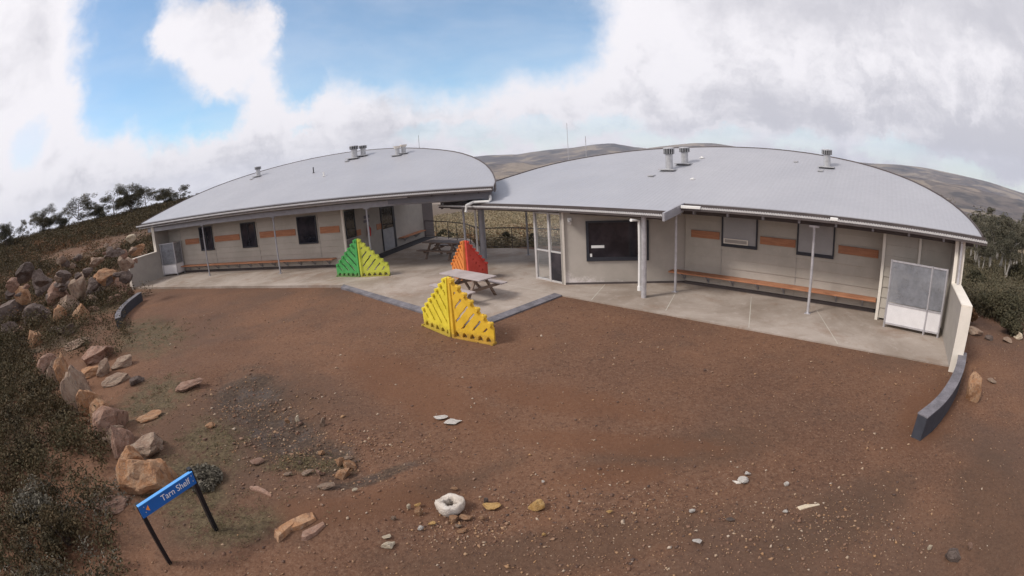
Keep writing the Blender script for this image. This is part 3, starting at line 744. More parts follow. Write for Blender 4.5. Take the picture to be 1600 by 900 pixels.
# veranda beam and posts
m = MB(); m.beam(LF.p(-26.1, 18.85, 2.91), LF.p(-5.6, 18.85, 2.93), .10, .24); m.build('veranda_beam', 'steel_grey', left)
m = MB(); m.beam(LF.p(-9.0, 18.62, 3.06), LF.p(-4.5, 18.50, 3.04), .05, .34); m.build('fascia_panel', 'fascia_blue', left)
m = MB(); m.beam(LF.p(-4.62, 18.56, 3.02), LF.p(-5.2, 20.4, 3.42), .05, .28); m.build('fascia_panel', 'fascia_blue', left)
m = MB(); m.beam(LF.p(-5.2, 18.85, 2.95), LF.p(-6.0, 21.2, 3.1), .12, .24); m.build('side_beam', 'steel_grey', left)
for u in (-20.75, -15.47, -10.2):
    p = LF.p(u, 18.88); m = MB(); m.tube([p, p + Vector((0, 0, 2.80))], .040, 12); m.box(p + Vector((0, 0, .006)), (.17, .17, .012), LF.rot); m.box(p + Vector((0, 0, 2.77)), (.26, .10, .05), LF.rot); m.build('veranda_post', 'steel_grey', left)
# rafters
for i in range(22):
    u = -25.6 + i * .98
    p0 = LF.p(u, 18.42); p1 = LF.p(u, 19.95 if u < -12.3 else (22.0 if u < -7 else 19.6)); V = lambda p, dz, Z: Vector((p.x, p.y, Z(p.x, p.y) + dz))
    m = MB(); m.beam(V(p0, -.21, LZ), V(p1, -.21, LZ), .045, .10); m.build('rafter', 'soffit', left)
m = MB(); m.beam(RF.p(-6.1, 14.05, 2.62), RF.p(3.0, 14.05, 2.62), .08, .20); m.build('veranda_beam', 'fascia_dark', right)
for i in range(9):
    u = -5.6 + i * 1.08; p0 = RF.p(u, 13.75); p1 = RF.p(u, 15.2); m = MB(); V = lambda p, dz, Z: Vector((p.x, p.y, Z(p.x, p.y) + dz))
    m.beam(V(p0, -.21, RZ), V(p1, -.21, RZ), .045, .10); m.box(V(p0, -.29, RZ), (.06, .10, .10), RF.rot); m.build('rafter', 'steel_grey', right)
for p in (Vector((5.21, 14.52, 0)), Vector((8.34, 11.43, 0))):
    m = MB(); m.tube([p, p + Vector((0, 0, 2.50))], .043, 12); m.box(p + Vector((0, 0, .006)), (.18, .18, .012), RF.rot); m.box(p + Vector((0, 0, 2.49)), (.30, .12, .06), RF.rot); m.build('veranda_post', 'galvanised', right)
# big concrete-filled columns with white pipes
p = Vector((4.03, 14.12, 0)); m = MB(); m.smooth = False; m.tube([p, p + Vector((0, 0, 2.50))], .085, 16); m.build('column', 'galvanised', right)
q0 = p + RF.u * -.13 + RF.n * -.05
m = MB(); m.tube([q0 + Vector((0, 0, .35)), q0 + Vector((0, 0, .55)), q0 + Vector((0, 0, 2.38)), q0 + Vector((0, 0, 2.45)) + RF.n * -.5], .045, 10); m.tube([q0 + Vector((0, 0, .22)), q0 + Vector((0, 0, .36))], .065, 12); m.build('downpipe', 'white_paint', right)
p = Vector((-1.17, 21.65, 0)); m = MB(); m.tube([p, p + Vector((0, 0, 3.05))], .145, 18); m.build('column', 'steel_grey', right)
m = MB(); pts = [G(766, 301, 3.1), G(766, 312, 2.85), G(764, 315, 2.78), G(740, 316, 2.78), G(729, 321, 2.70), G(728, 331, 2.45)]
m.tube(pts, .055, 10); e = pts[-1]; c2 = Vector((-1.42, 21.55, 0))
m.build('downpipe', 'white_paint', left)
m = MB(); m.tube([Vector((-1.50, 20.9, 2.45)), c2 + Vector((0, 0, 2.35)), c2 + Vector((0, 0, .05))], .055, 10); m.build('downpipe', 'white_paint', right)
for p, zt in ((Vector((-1.80, 20.0, 0)), 2.5), (Vector((.83, 21.86, 0)), RZ(.83, 21.86) - .16)):
    m = MB(); m.tube([p, p + Vector((0, 0, zt))], .045, 10); m.box(p + Vector((0, 0, .006)), (.17, .17, .012)); m.build('veranda_post', 'steel_grey', right)
m = MB(); m.beam(RF.p(-16.0, 13.15, 2.52), RF.p(-6.2, 13.15, 2.50), .08, .16); m.build('veranda_beam', 'fascia_dark', right)

# glazed entrance screen
S0 = Vector((.96, 17.39, 0)); S1 = Vector((1.80, 16.33, 0)); sdir = (S1 - S0).normalized(); ang = math.atan2(sdir.y, sdir.x)
scr = MB()
scr.beam(S0, S0 + Vector((0, 0, 2.45)), .09, .09, up=sdir); pm = S0 + sdir * .72; scr.beam(pm, pm + Vector((0, 0, 2.45)), .09, .09, up=sdir)
scr.beam(S0 + Vector((0, 0, .03)), S1 + Vector((0, 0, .03)), .06, .06); scr.beam(S0 + Vector((0, 0, 2.42)), S1 + Vector((0, 0, 2.42)), .06, .06)
scr.beam(S0 + sdir * .045 + Vector((0, 0, 1.08)), pm - sdir * .045 + Vector((0, 0, 1.08)), .05, .05); scr.beam(pm + sdir * .045 + Vector((0, 0, 1.08)), S1 + Vector((0, 0, 1.08)), .05, .05)
sf = scr.build('glazed_screen', 'gutter_lip', right)
for a, b, z0, z1, mm in ((.045, .675, .06, 1.05, 'clear_glass'), (.045, .675, 1.11, 2.39, 'clear_glass'), (.765, 1.34, 1.11, 2.39, 'clear_glass'), (.765, 1.34, .06, 1.05, 'window_glass')):
    m = MB(); m.beam(S0 + sdir * a + Vector((0, 0, (z0 + z1) / 2)), S0 + sdir * b + Vector((0, 0, (z0 + z1) / 2)), .012, z1 - z0); m.build('pane', mm, sf)

# windows
def window(O, d, out, a, b, z0, z1, parent, glass='window_glass', fw=.07, depth=.05, sill=None, mull=None, fname='window'):
    d = Vector(d).normalized(); out = Vector(out).normalized(); m = MB(); P = lambda s, z, o: O + d * s + out * o + Vector((0, 0, z))
    def bar(s0, s1, za, zb): m.hexa([P(s0, za, 0.0), P(s0, za, depth), P(s1, za, depth), P(s1, za, 0.0)], [P(s0, zb, 0.0), P(s0, zb, depth), P(s1, zb, depth), P(s1, zb, 0.0)])
    bar(a, a + fw, z0, z1); bar(b - fw, b, z0, z1); bar(a + fw, b - fw, z1 - fw * .7, z1); bar(a + fw, b - fw, z0, z0 + (sill or fw))
    if mull:
        for t in mull: bar(a + (b - a) * t - .02, a + (b - a) * t + .02, z0 + (sill or fw), z1 - fw * .7)
    w = m.build(fname, 'frame_dark', parent, bevel=.004)
    g = MB(); g.hexa([P(a + fw, z0 + (sill or fw), .006), P(a + fw, z0 + (sill or fw), .022), P(b - fw, z0 + (sill or fw), .022), P(b - fw, z0 + (sill or fw), .006)],
                     [P(a + fw, z1 - fw * .7, .006), P(a + fw, z1 - fw * .7, .022), P(b - fw, z1 - fw * .7, .022), P(b - fw, z1 - fw * .7, .006)])
    g.build('pane', glass, w); return w
OR = RF.p(0, RWN - .03); outR = -RF.n
wa = window(OR, RF.u, outR, -5.20, -3.97, 1.42, 2.42, right, 'blind', .05, .05, .10)
wb = window(OR, RF.u, outR, -2.66, -1.43, 1.42, 2.42, right, 'blind', .05, .05, .10)
wd = (RW1 - RW0).normalized(); wo_ = Vector((wd.y, -wd.x, 0))
wc = window(RW0, wd, wo_, .75, 2.88, .80, 2.17, right, 'window_glass', .09, .05, .13)
OL = LF.p(0, LWN - .03); outL = -LF.n
window(OL, LF.u, outL, -22.30, -21.14, 1.22, 2.58, left, 'window_glass', .07, .05, mull=[.5])
window(OL, LF.u, outL, -18.78, -17.68, 1.20, 2.54, left, 'window_glass', .07, .05, mull=[.5])
window(OL, LF.u, outL, -14.84, -13.66, 1.20, 2.56, left, 'window_glass', .07, .05)
window(C0, sd, CO, .12, .95, 1.28, 2.62, left, 'window_glass', .06, .04)
m = MB(); P_ = lambda s, z, o=.03: C0 + sd * s + CO * o + Vector((0, 0, z))
def cpan(m, s0, s1, z0, z1, o0, o1): return m.hexa([P_(s0, z0, o0), P_(s0, z0, o1), P_(s1, z0, o1), P_(s1, z0, o0)], [P_(s0, z1, o0), P_(s0, z1, o1), P_(s1, z1, o1), P_(s1, z1, o0)])
cpan(m, .10, .95, .15, 1.22, .0, .03); m.build('door_panel', 'dim_wall', left)
m = MB(); cpan(m, 3.30, 3.36, .05, 2.40, 0, .05); cpan(m, 4.50, 4.70, .05, 2.40, 0, .05); cpan(m, 3.36, 4.50, 2.33, 2.40, 0, .05); d_ = m.build('door', 'frame_dark', left)
m = MB(); cpan(m, 3.36, 4.50, 1.22, 2.33, .01, .025); m.build('pane', 'window_glass', d_)
m = MB(); cpan(m, 3.36, 4.50, .06, 1.20, .01, .035); m.build('kick_panel', 'grey_panel', d_)
# paler frames around the side wall joints
# timber backrest panels
for i, (u0, u1) in enumerate(((-6.30, -5.28), (-3.88, -2.70), (-1.30, .02))):
    m = MB(); RF.box(m, u0, u1, RWN - .055, RWN - .02, 1.62, 1.86); m.build('backrest_panel', 'timber', right, bevel=.006)
for u0, u1 in ((-23.75, -22.42), (-21.0, -18.95), (-17.42, -15.0), (-13.48, -12.36)):
    m = MB(); LF.box(m, u0, u1, LWN - .055, LWN - .02, 1.66, 1.98); m.build('backrest_panel', 'timber', left, bevel=.006)
for s0, s1 in ((1.0, 1.35), (2.85, 3.28)):
    m = MB(); cpan(m, s0, s1, 1.28, 1.58, .0, .03); m.build('backrest_panel', 'timber', left)
# roof vents (cowl on a pipe)
def vent(F, Z, u, n, h, r, parent, kind='cowl'):
    b = F.p(u, n); z = Z(b.x, b.y); b.z = z - .02; m = MB(); m.tube([b, b + Vector((0, 0, h * .78))], r * .72, 14); m.box(b + Vector((0, 0, .025)), (r * 3.2, r * 3.2, .04), F.rot)
    v = m.build('vent_pipe', 'vent_metal', parent)
    m = MB(); t = b + Vector((0, 0, h * .72))
    if kind == 'cowl':
        m.tube([t, t + Vector((0, 0, h * .23))], r * .96, 14); c = m.build('cowl', 'vent_dark', parent)
        m = MB()
        for k in range(14):
            a = k * math.tau / 14; o = Vector((math.cos(a), math.sin(a), 0)) * r * 1.0; m.box(t + o + Vector((0, 0, h * .12)), (.03, .02, h * .22), a)
        m.tube([t + Vector((0, 0, h * .23)), t + Vector((0, 0, h * .28)), t + Vector((0, 0, h * .31))], [r * 1.12, r * 1.1, r * .5], 14); m.build('cowl_vanes', 'vent_metal', parent)
    elif kind == 'cap':
        m.tube([t, t + Vector((0, 0, h * .25))], [r * .8, r * 1.2], 14); m.build('cowl', 'cream_trim', parent)
vent(RF, RZ, -8.03, 17.23, .85, .20, rroof); vent(RF, RZ, -7.75, 18.1, .66, .20, rroof); vent(RF, RZ, -2.12, 18.46, .64, .19, rroof)
vent(LF, LZ, -21.09, 24.72, .62, .20, lroof); vent(LF, LZ, -14.34, 25.65, .75, .25, lroof); vent(LF, LZ, -13.95, 26.05, .62, .22, lroof)
vent(LF, LZ, -11.3, 25.08, .55, .18, lroof, 'cap'); vent(LF, LZ, -11.05, 25.4, .52, .18, lroof, 'cap')
for F, Z, u, n, h, rr_, mm, pr in ((LF, LZ, -15.82, 23.39, .34, .035, 'vent_dark', lroof), (LF, LZ, -14.5, 22.4, .24, .05, 'white_paint', lroof), (LF, LZ, -10.48, 26.36, .75, .010, 'vent_dark', lroof), (RF, RZ, -6.6, 16.1, .07, .05, 'white_paint', rroof), (RF, RZ, -7.35, 19.0, .09, .06, 'white_paint', rroof)):
    b = F.p(u, n); b.z = Z(b.x, b.y) - .02; m = MB(); m.tube([b, b + Vector((0, 0, h))], rr_, 8); m.tube([b + Vector((0, 0, .01)), b + Vector((0, 0, .04))], rr_ * 2.2, 8); m.build('roof_pipe', mm, pr)
for F, Z, u, n, s_, pr in ((RF, RZ, -8.35, 16.4, .22, rroof), (RF, RZ, -2.3, 17.9, .2, rroof), (LF, LZ, -21.2, 24.2, .2, lroof), (LF, LZ, -14.5, 25.1, .25, lroof), (RF, RZ, -3.4, 18.9, .15, rroof)):
    b = F.p(u, n); b.z = Z(b.x, b.y) + .006; m = MB(); m.box(b, (s_, s_ * 1.6, .05), F.rot); m.build('flashing', 'vent_metal', pr)

# ------------------------------------------------------------------ wall-mounted things
p = RW0 + wd * .22 + wo_ * .06 + Vector((0, 0, 2.16)); e = empty('security_light', p, 'small white security light high on the plastered wall beside the glass screen', 'lamp')
m = MB(); m.box(p + Vector((0, 0, .08)), (.14, .08, .12), math.atan2(wd.y, wd.x)); m.build('housing', 'white_paint', e, bevel=.01)
m = MB(); m.tube([p + wo_ * .05 + Vector((0, 0, .05)), p + wo_ * .16 + Vector((0, 0, -.02))], [.04, .065], 12); m.build('lamp_head', 'gutter_lip', e)
m = MB(); RF.box(m, -5.12, -4.28, RWN - .084, RWN - .074, 1.525, 1.69); s_ = m.build('window_sign', 'cream_trim'); tag(s_, 'narrow white framed sign with a faded strip in the right shelter window', 'sign')
m = MB(); RF.box(m, -5.08, -4.32, RWN - .088, RWN - .084, 1.555, 1.66); m.build('sign_face', 'sign_dummy' if False else 'grey_wall', s_)
def pane_card(s0, s1, z0, z1, label, mm='sign_white'):
    m = MB(); P = lambda s, z, o: RW0 + wd * s + wo_ * o + Vector((0, 0, z))
    m.hexa([P(s0, z0, .024), P(s0, z0, .03), P(s1, z0, .03), P(s1, z0, .024)], [P(s0, z1, .024), P(s0, z1, .03), P(s1, z1, .03), P(s1, z1, .024)])
    tag(m.build('paper_notice', mm), label, 'notice')
pane_card(.92, 1.36, 1.25, 1.34, 'wide white paper strip stuck inside the large dark window', 'sign_white')
pane_card(.87, .94, .95, 1.06, 'tiny white paper stuck in the lower left corner of the large dark window')
m = MB(); cpan(m, 1.75, 2.25, 2.02, 2.18, 0, .02); cpan(m, 1.7, 2.2, 1.82, 1.95, 0, .02); m.build('notice', 'notice_dark'); tag(bpy.data.objects['notice'], 'pair of small dark notices high on the recessed side wall of the left shelter', 'notice')
e = empty('fire_extinguisher', P_(1.95, 1.1, .12), 'red fire extinguisher hanging on the side wall behind the green sculpture', 'extinguisher')
m = MB(); m.tube([P_(1.95, 1.12, .12), P_(1.95, 1.16, .12), P_(1.95, 1.52, .12), P_(1.95, 1.60, .12)], [.06, .085, .085, .03], 12); m.build('cylinder', 'red_paint', e)
m = MB(); m.box(P_(1.95, 1.64, .12), (.05, .12, .05)); m.tube([P_(1.95, 1.62, .14), P_(2.05, 1.5, .17), P_(2.05, 1.25, .15)], .012, 6); m.build('valve_and_hose', 'frame_dark', e)
m = MB(); cpan(m, 4.74, 4.86, 1.50, 1.68, 0, .03); tag(m.build('switch_box', 'grey_panel'), 'small grey switch box on the wall beside the dark door of the left shelter', 'switch')

# ------------------------------------------------------------------ benches
def bench(F, u0, u1, wn, z, depth, n_br, label, nm='wall_bench', O=None, d=None, out=None):
    if F: O = F.p(0, wn - .02); d = F.u; out = -F.n
    P = lambda s, o, zz: O + d * s + out * o + Vector((0, 0, zz))
    e = empty(nm, P((u0 + u1) / 2, depth / 2, 0), label, 'bench', None)
    m = MB(); k = 3; w = (depth - .02) / k
    for i in range(k):
        o0 = .02 + i * w; m.hexa([P(u0, o0, z - .045), P(u0, o0 + w - .012, z - .045), P(u1, o0 + w - .012, z - .045), P(u1, o0, z - .045)], [P(u0, o0, z), P(u0, o0 + w - .012, z), P(u1, o0 + w - .012, z), P(u1, o0, z)])
    m.build('seat', 'timber', e, bevel=.006)
    for i in range(n_br):
        s = u0 + (u1 - u0) * (i + .5) / n_br; m = MB(); m.beam(P(s, .0, z - .08), P(s, depth * .85, z - .07), .04, .05); m.beam(P(s, .02, z - .30), P(s, depth * .6, z - .09), .035, .035); m.beam(P(s, .02, z - .32), P(s, .02, z - .08), .05, .02, up=tuple(out)); m.build('bracket', 'steel_grey', e)
    return e
bench(RF, -6.95, .10, RWN, .46, .46, 8, 'long orange-stained timber bench along the wall of the right shelter')
bench(LF, -24.1, -12.72, LWN, .46, .46, 13, 'long orange-stained timber bench under the windows of the left shelter')
bench(None, 4.95, 7.7, 0, .50, .40, 2, 'short timber bench on the pale recessed wall beside the door of the left shelter', 'wall_bench', C0, sd, CO)

# ------------------------------------------------------------------ framed mesh screens
def screen(pts, H_, label, split=.68, gap=.12):
    c = Vector(pts[0]); e = empty('mesh_screen', (pts[0][0], pts[0][1], 0), label, 'screen')
    for i, pt in enumerate(pts):
        p = Vector((pt[0], pt[1], 0)); m = MB(); m.beam(p, p + Vector((0, 0, H_)), .05, .05, up=(1, 0, 0)); m.build('post', 'galvanised', e)
    for a, b in zip(pts, pts[1:]):
        a = Vector((a[0], a[1], 0)); b = Vector((b[0], b[1], 0)); d = (b - a).normalized(); a2 = a + d * .03; b2 = b - d * .03
        for z in (gap, split, H_ - .03): m = MB(); m.beam(a2 + Vector((0, 0, z)), b2 + Vector((0, 0, z)), .04, .045); m.build('rail', 'galvanised', e)
        m = MB(); m.beam(a2 + Vector((0, 0, (gap + split) / 2)), b2 + Vector((0, 0, (gap + split) / 2)), .012, split - gap - .05); m.build('lower_panel', 'lower_panel', e)
        m = MB(); m.beam(a2 + Vector((0, 0, (H_ + split) / 2)), b2 + Vector((0, 0, (H_ + split) / 2)), .012, H_ - split - .08); m.build('mesh_panel', 'mesh_panel', e)
    return e
screen([(10.02, 9.72), (10.85, 8.75), (11.17, 8.40)], 1.87, 'galvanised mesh screen with white lower panels beside the right wing wall')
screen([(-21.25, 24.0), (-20.80, 23.90), (-19.62, 23.85), (-19.50, 24.45)], 1.98, 'grey framed mesh screen at the far left end of the left shelter')

# ------------------------------------------------------------------ curved dark retaining edges
def arc_edge(path, w, z, label, side):
    e = MB(); path = smooth_closed(path, 2); P = [Vector((a, b, 0)) for a, b in path]; vs = []; fs = []
    for i, p in enumerate(P):
        d = (P[min(i + 1, len(P) - 1)] - P[max(i - 1, 0)]).normalized(); nn = Vector((-d.y, d.x, 0)) * w / 2
        for s_, zz in ((-1, -.1), (1, -.1), (1, z), (-1, z)): vs.append(p + nn * s_ + Vector((0, 0, zz)))
        if i: k = 4 * i; fs += [(k - 4 + j, k - 4 + (j + 1) % 4, k + (j + 1) % 4, k + j) for j in range(4)]
    fs += [(0, 3, 2, 1), tuple(len(vs) - 4 + j for j in range(4))]
    e.add(vs, fs); o = e.build('retaining_edge', 'kerb_side', bevel=.01); tag(o, label, 'low wall')
    t = MB(); vs = []; fs = []
    for i, p in enumerate(P):
        d = (P[min(i + 1, len(P) - 1)] - P[max(i - 1, 0)]).normalized(); nn = Vector((-d.y, d.x, 0)) * (w / 2 + .008)
        for s_, zz in ((-1, z), (1, z), (1, z + .02), (-1, z + .02)): vs.append(p + nn * s_ + Vector((0, 0, zz)))
        if i: k = 4 * i; fs += [(k - 4 + j, k - 4 + (j + 1) % 4, k + (j + 1) % 4, k + j) for j in range(4)]
    fs += [(0, 3, 2, 1), tuple(len(vs) - 4 + j for j in range(4))]
    t.add(vs, fs); t.build('top_cap', 'kerb_slate', o)
arc_edge([(6.66, 4.90), (7.52, 5.14), (8.45, 5.56), (9.33, 6.05), (10.15, 6.62)], .23, .38, 'curved dark timber retaining edge running out from the right end of the right shelter', 1)
arc_edge([(-15.35, 13.9), (-16.2, 14.75), (-16.95, 15.9), (-17.5, 17.1), (-17.9, 18.2)], .26, .36, 'curved dark timber retaining edge on the gravel left of the left shelter paving', 1)

# ------------------------------------------------------------------ slatted plastic sculptures
def sculpture(S, A, B, H_, mA, mB, label, solidB=False, hout=.42):
    S = Vector((S[0], S[1], 0)); e = empty('plastic_sculpture', S, label, 'sculpture', 'slatted plastic sculptures on the yard')
    for E_, mm, solid in ((A, mA, False), (B, mB, solidB)):
        E_ = Vector((E_[0], E_[1], 0)); d = (E_ - S).normalized(); L_ = (E_ - S).length
        nrm = Vector((d.y, -d.x, 0));
        if nrm.y > 0: nrm = -nrm
        P = lambda x, z, o=0.0: S + d * (x + .03) + nrm * o + Vector((0, 0, z))
        m = MB(); ns = 7; th = .05
        # lay a grid over the triangle and leave the slots and bottom scoops open
        NX, NZ = 64, 84; cell = set()
        def top(x):
            t = x / L_; base = H_ - (H_ - hout) * t; return base + .075 * abs(math.sin(t * ns * math.pi)) - .02
        dx = L_ / NX; dz = H_ / NZ * 1.04
        hyp = Vector((L_, -(H_ - hout), 0)).normalized(); per = Vector((hyp.y, -hyp.x, 0)) * -1
        for i in range(NX):
            for k in range(NZ):
                x = (i + .5) * dx; z = (k + .5) * dz
                if z > top(x): continue
                # scoops at the foot
                c = (x / (L_ * .96)) * 5.0; fx = (c % 1.0) - .5
                if .03 < z < .17 and (fx / .30) ** 2 + ((z - .03) / .14) ** 2 < 1 and x > .06 and not solid: continue
                # slanted slots, at right angles to the sloping edge
                hx = x * hyp.x + (H_ - z) * (-hyp.y); hy = x * (-hyp.y) * -1 + (H_ - z) * hyp.x      # along / below the slope
                hlen = math.hypot(L_, H_ - hout); g = (hx / hlen) * 7.0; fg = abs((g % 1.0) - .5)
                if not solid and fg < .115 and .15 < hy < 1.15 and x > .11 and z > .27 and x < L_ - .10: continue
                if solid and fg < .10 and .25 < hy < .34 and x > .13 and z > .27 and x < L_ - .12: continue
                cell.add((i, k))
        vid = {}; vs = []; fs = []
        def vv(i, k, o):
            key = (i, k, o)
            if key not in vid:
                x = i * dx; z = k * dz; z = min(z, top(min(x, L_)) + .0) if (i, k) not in cell and False else z
                vid[key] = len(vs); vs.append(P(x, z, th if o else 0.0))
            return vid[key]
        for (i, k) in cell:
            fs.append((vv(i, k, 1), vv(i + 1, k, 1), vv(i + 1, k + 1, 1), vv(i, k + 1, 1))); fs.append((vv(i, k, 0), vv(i, k + 1, 0), vv(i + 1, k + 1, 0), vv(i + 1, k, 0)))
            for di, dk, a, b in ((-1, 0, (i, k), (i, k + 1)), (1, 0, (i + 1, k + 1), (i + 1, k)), (0, -1, (i + 1, k), (i, k)), (0, 1, (i, k + 1), (i + 1, k + 1))):
                if (i + di, k + dk) not in cell: fs.append((vv(*a, 1), vv(*b, 1), vv(*b, 0), vv(*a, 0)))
        m.add(vs, fs); w = m.build('slotted_wing', mm, e)
        # raised ribs between the slots with rounded ends proud of the sloping edge
        for j in range(ns):
            t = (j + .0 + .5) / ns; x = L_ * t; z = top(x) - .05
            m = MB(); m.tube([P(x, z, -.04), P(x, z, .11)], .052, 10); m.build('rib_end', mm, w)
        m = MB(); m.tube([P(L_ - .03, .03, -.04), P(L_ - .03, .03, .14)], .035, 8); m.build('corner_peg', mm, w)
        m = MB()
        if not solid:
            for j in range(5):
                x0 = L_ * .96 * (j + .5) / 5; n_ = 8; vs = []; fs = []
                for q_ in range(n_ + 1):
                    a = math.pi * q_ / n_; cx = math.cos(a) * .30 / 5 * L_ * .96; cz = math.sin(a) * .14 + .03
                    vs += [P(x0 + cx, cz, .05), P(x0 + cx * 1.0, max(.012, cz * .55), -.06)]
                    if q_: fs.append((2 * q_ - 2, 2 * q_, 2 * q_ + 1, 2 * q_ - 1))
                m.add(vs, fs)
        m.hexa([P(.0, .0, -.05), P(L_, .0, -.05), P(L_, .0, .12), P(.0, .0, .12)], [P(.0, .03, -.05), P(L_, .03, -.05), P(L_, .03, .12), P(.0, .03, .12)])
        m.build('foot', mm, w)
        m = MB(); m.hexa([P(-.02, 0, -.05), P(.07, 0, -.05), P(.07, 0, .11), P(-.02, 0, .11)], [P(-.02, H_, -.05), P(.05, H_, -.05), P(.05, H_, .07), P(-.02, H_, .07)]); m.build('spine', mm, w, bevel=.01)
    return e
YS = sculpture((-1.57, 11.87), (-2.46, 12.92), (-.50, 11.18), 1.58, 'pl_yellow', 'pl_amber', 'yellow and amber slotted triangular plastic sculpture standing on gravel at the paving point')
YS.location.z = -.045
sculpture((-6.32, 19.62), (-7.50, 20.02), (-5.03, 19.48), 1.62, 'pl_green', 'pl_lime', 'green and lime slotted triangular plastic sculpture standing on the paving of the left shelter')
sculpture((-1.62, 17.55), (-2.22, 18.62), (-.93, 18.30), 1.52, 'pl_orange', 'pl_red', 'orange and red triangular plastic sculpture standing behind the nearer picnic table', solidB=True)

# ------------------------------------------------------------------ picnic tables
def picnic(loc, rz, L_, top_m, leg_m, label):
    e = empty('picnic_table', (0, 0, 0), label, 'picnic table', None)
    m = MB()
    for i in range(5): m.box((0, -.30 + i * .15, .73), (L_, .138, .04))
    m.build('tabletop', top_m, e, bevel=.005)
    for s in (-1, 1):
        m = MB()
        for i in (0, 1): m.box((0, s * (.62 + i * .15), .43), (L_, .138, .04))
        m.build('seat', top_m, e, bevel=.005)
    for s in (-1, 1):
        x = s * (L_ / 2 - .38); m = MB()
        m.beam((x, -.62, .0), (x, -.20, .70), .05, .10, up=(1, 0, 0)); m.build('leg', leg_m, e)
        m = MB(); m.beam((x, .62, .0), (x, .20, .70), .05, .10, up=(1, 0, 0)); m.build('leg', leg_m, e)
        m = MB(); m.beam((x + .05, -.80, .365), (x + .05, .80, .365), .05, .09); m.beam((x + .05, -.34, .665), (x + .05, .34, .665), .05, .09); m.build('cross_rail', leg_m, e)
        m = MB(); m.beam((x, 0, .37), (x - s * .45, 0, .68), .05, .08); m.build('brace', leg_m, e)
    e.location = loc; e.rotation_euler = (0, 0, rz); return e
picnic((-1.43, 15.46, 0), math.atan2(-.70, .71), 2.0, 'timber_grey', 'timber_brown', 'weathered grey picnic table standing behind the yellow sculpture')
picnic((-3.05, 22.65, 0), math.atan2(-.50, .87), 2.1, 'timber_brown', 'timber_brown', 'dark brown picnic table under the gap between the roofs, farther from the camera')

# ------------------------------------------------------------------ deck railing
path = [(-5.1, 29.7), (-3.5, 28.2), (-2.35, 26.7), (-1.75, 25.0), (-1.3, 24.30), (.15, 23.85), (1.35, 23.1), (2.55, 22.1)]
e = empty('deck_railing', (-1.3, 24.2, 0), 'dark metal railing with thin wires at the back edge of the deck between the buildings', 'railing')
P = [Vector((a, b, 0)) for a, b in path]
m = MB(); m.tube([p + Vector((0, 0, 1.02)) for p in P], .028, 8); m.tube([p + Vector((0, 0, .10)) for p in P], .014, 6); m.build('handrail', 'rust_rail', e)
posts = [P[0]]
for a, b in zip(P, P[1:]):
    n_ = max(1, round((b - a).length / (1.0 if a.x < -1.7 else 2.4)))
    posts += [a.lerp(b, (k + 1) / n_) for k in range(n_)]
for p in posts:
    m = MB(); m.beam(p, p + Vector((0, 0, 1.0)), .035, .035, up=(1, 0, 0)); m.build('post', 'rust_rail', e)
m = MB()
for z in (.25, .40, .55, .70, .85): m.tube([p + Vector((0, 0, z)) for p in P], .0035, 4)
m.build('wires', 'wire', e)

# ------------------------------------------------------------------ direction sign
A = Vector((-4.29, 4.30, 0)); B = Vector((-4.69, 3.44, 0)); d = (A - B).normalized(); nn = Vector((d.y, -d.x, 0))
e = empty('direction_sign', (A + B) / 2, 'small blue direction sign on two black posts reading Tarn Shelf with an orange arrow', 'sign')
for p, h in ((B, .975), (A, 1.03)):
    m = MB(); m.beam(p - Vector((0, 0, .1)), p + Vector((0, 0, h)), .09, .06, up=tuple(d)); m.build('post', 'black_post', e, bevel=.006)
P = lambda s, z, o: B + d * s + nn * o + Vector((0, 0, z))
L_ = (A - B).length
for s_ in (.045, L_ - .04):
    for z_ in (.85, .93): m = MB(); m.tube([P(s_, z_ + .03 * s_, .073), P(s_, z_ + .03 * s_, .080)], .008, 8); m.build('bolt', 'galvanised', e)
m = MB(); m.hexa([P(-.03, .79, .030), P(-.03, .79, .075), P(L_ + .0, .82, .075), P(L_ + .0, .82, .030)], [P(-.03, .965, .030), P(-.03, .965, .075), P(L_ + .0, .995, .075), P(L_ + .0, .995, .030)]); bd = m.build('board', 'signblue', e)
m = MB(); m.hexa([P(-.035, .968, .020), P(-.035, .968, .080), P(L_ + .0, .998, .080), P(L_ + .0, .998, .020)], [P(-.035, .975, .020), P(-.035, .975, .080), P(L_ + .0, 1.005, .080), P(L_ + .0, 1.005, .020)]); m.build('top_edge', 'signtop', bd)
m = MB(); m.add([P(.06, .885, .079), P(.115, .845, .079), P(.115, .93, .079)], [(0, 1, 2)]); m.build('arrow', 'sign_orange', bd)
cu = bpy.data.curves.new('lettering', 'FONT'); cu.body = 'Tarn Shelf'; cu.size = .125; cu.extrude = .001; cu.align_x = 'CENTER'; cu.align_y = 'CENTER'
tmp = bpy.data.objects.new('tmp_text', cu); col.objects.link(tmp); bpy.context.view_layer.update()
me = bpy.data.meshes.new_from_object(tmp.evaluated_get(bpy.context.evaluated_depsgraph_get())); bpy.data.objects.remove(tmp)
X = d.copy(); X.z = .03 / L_; X.normalize(); Zx = nn; Yx = Zx.cross(X).normalized()
lm = bpy.data.objects.new('lettering', me); me.materials.clear(); me.materials.append(MATS['sign_white']); col.objects.link(lm)
lm.parent = bd; loc = P(.60, .903, .0785); lm.matrix_local = Matrix.Translation(loc - ORG[bd.name]) @ Matrix((X, Yx, Zx)).transposed().to_4x4()

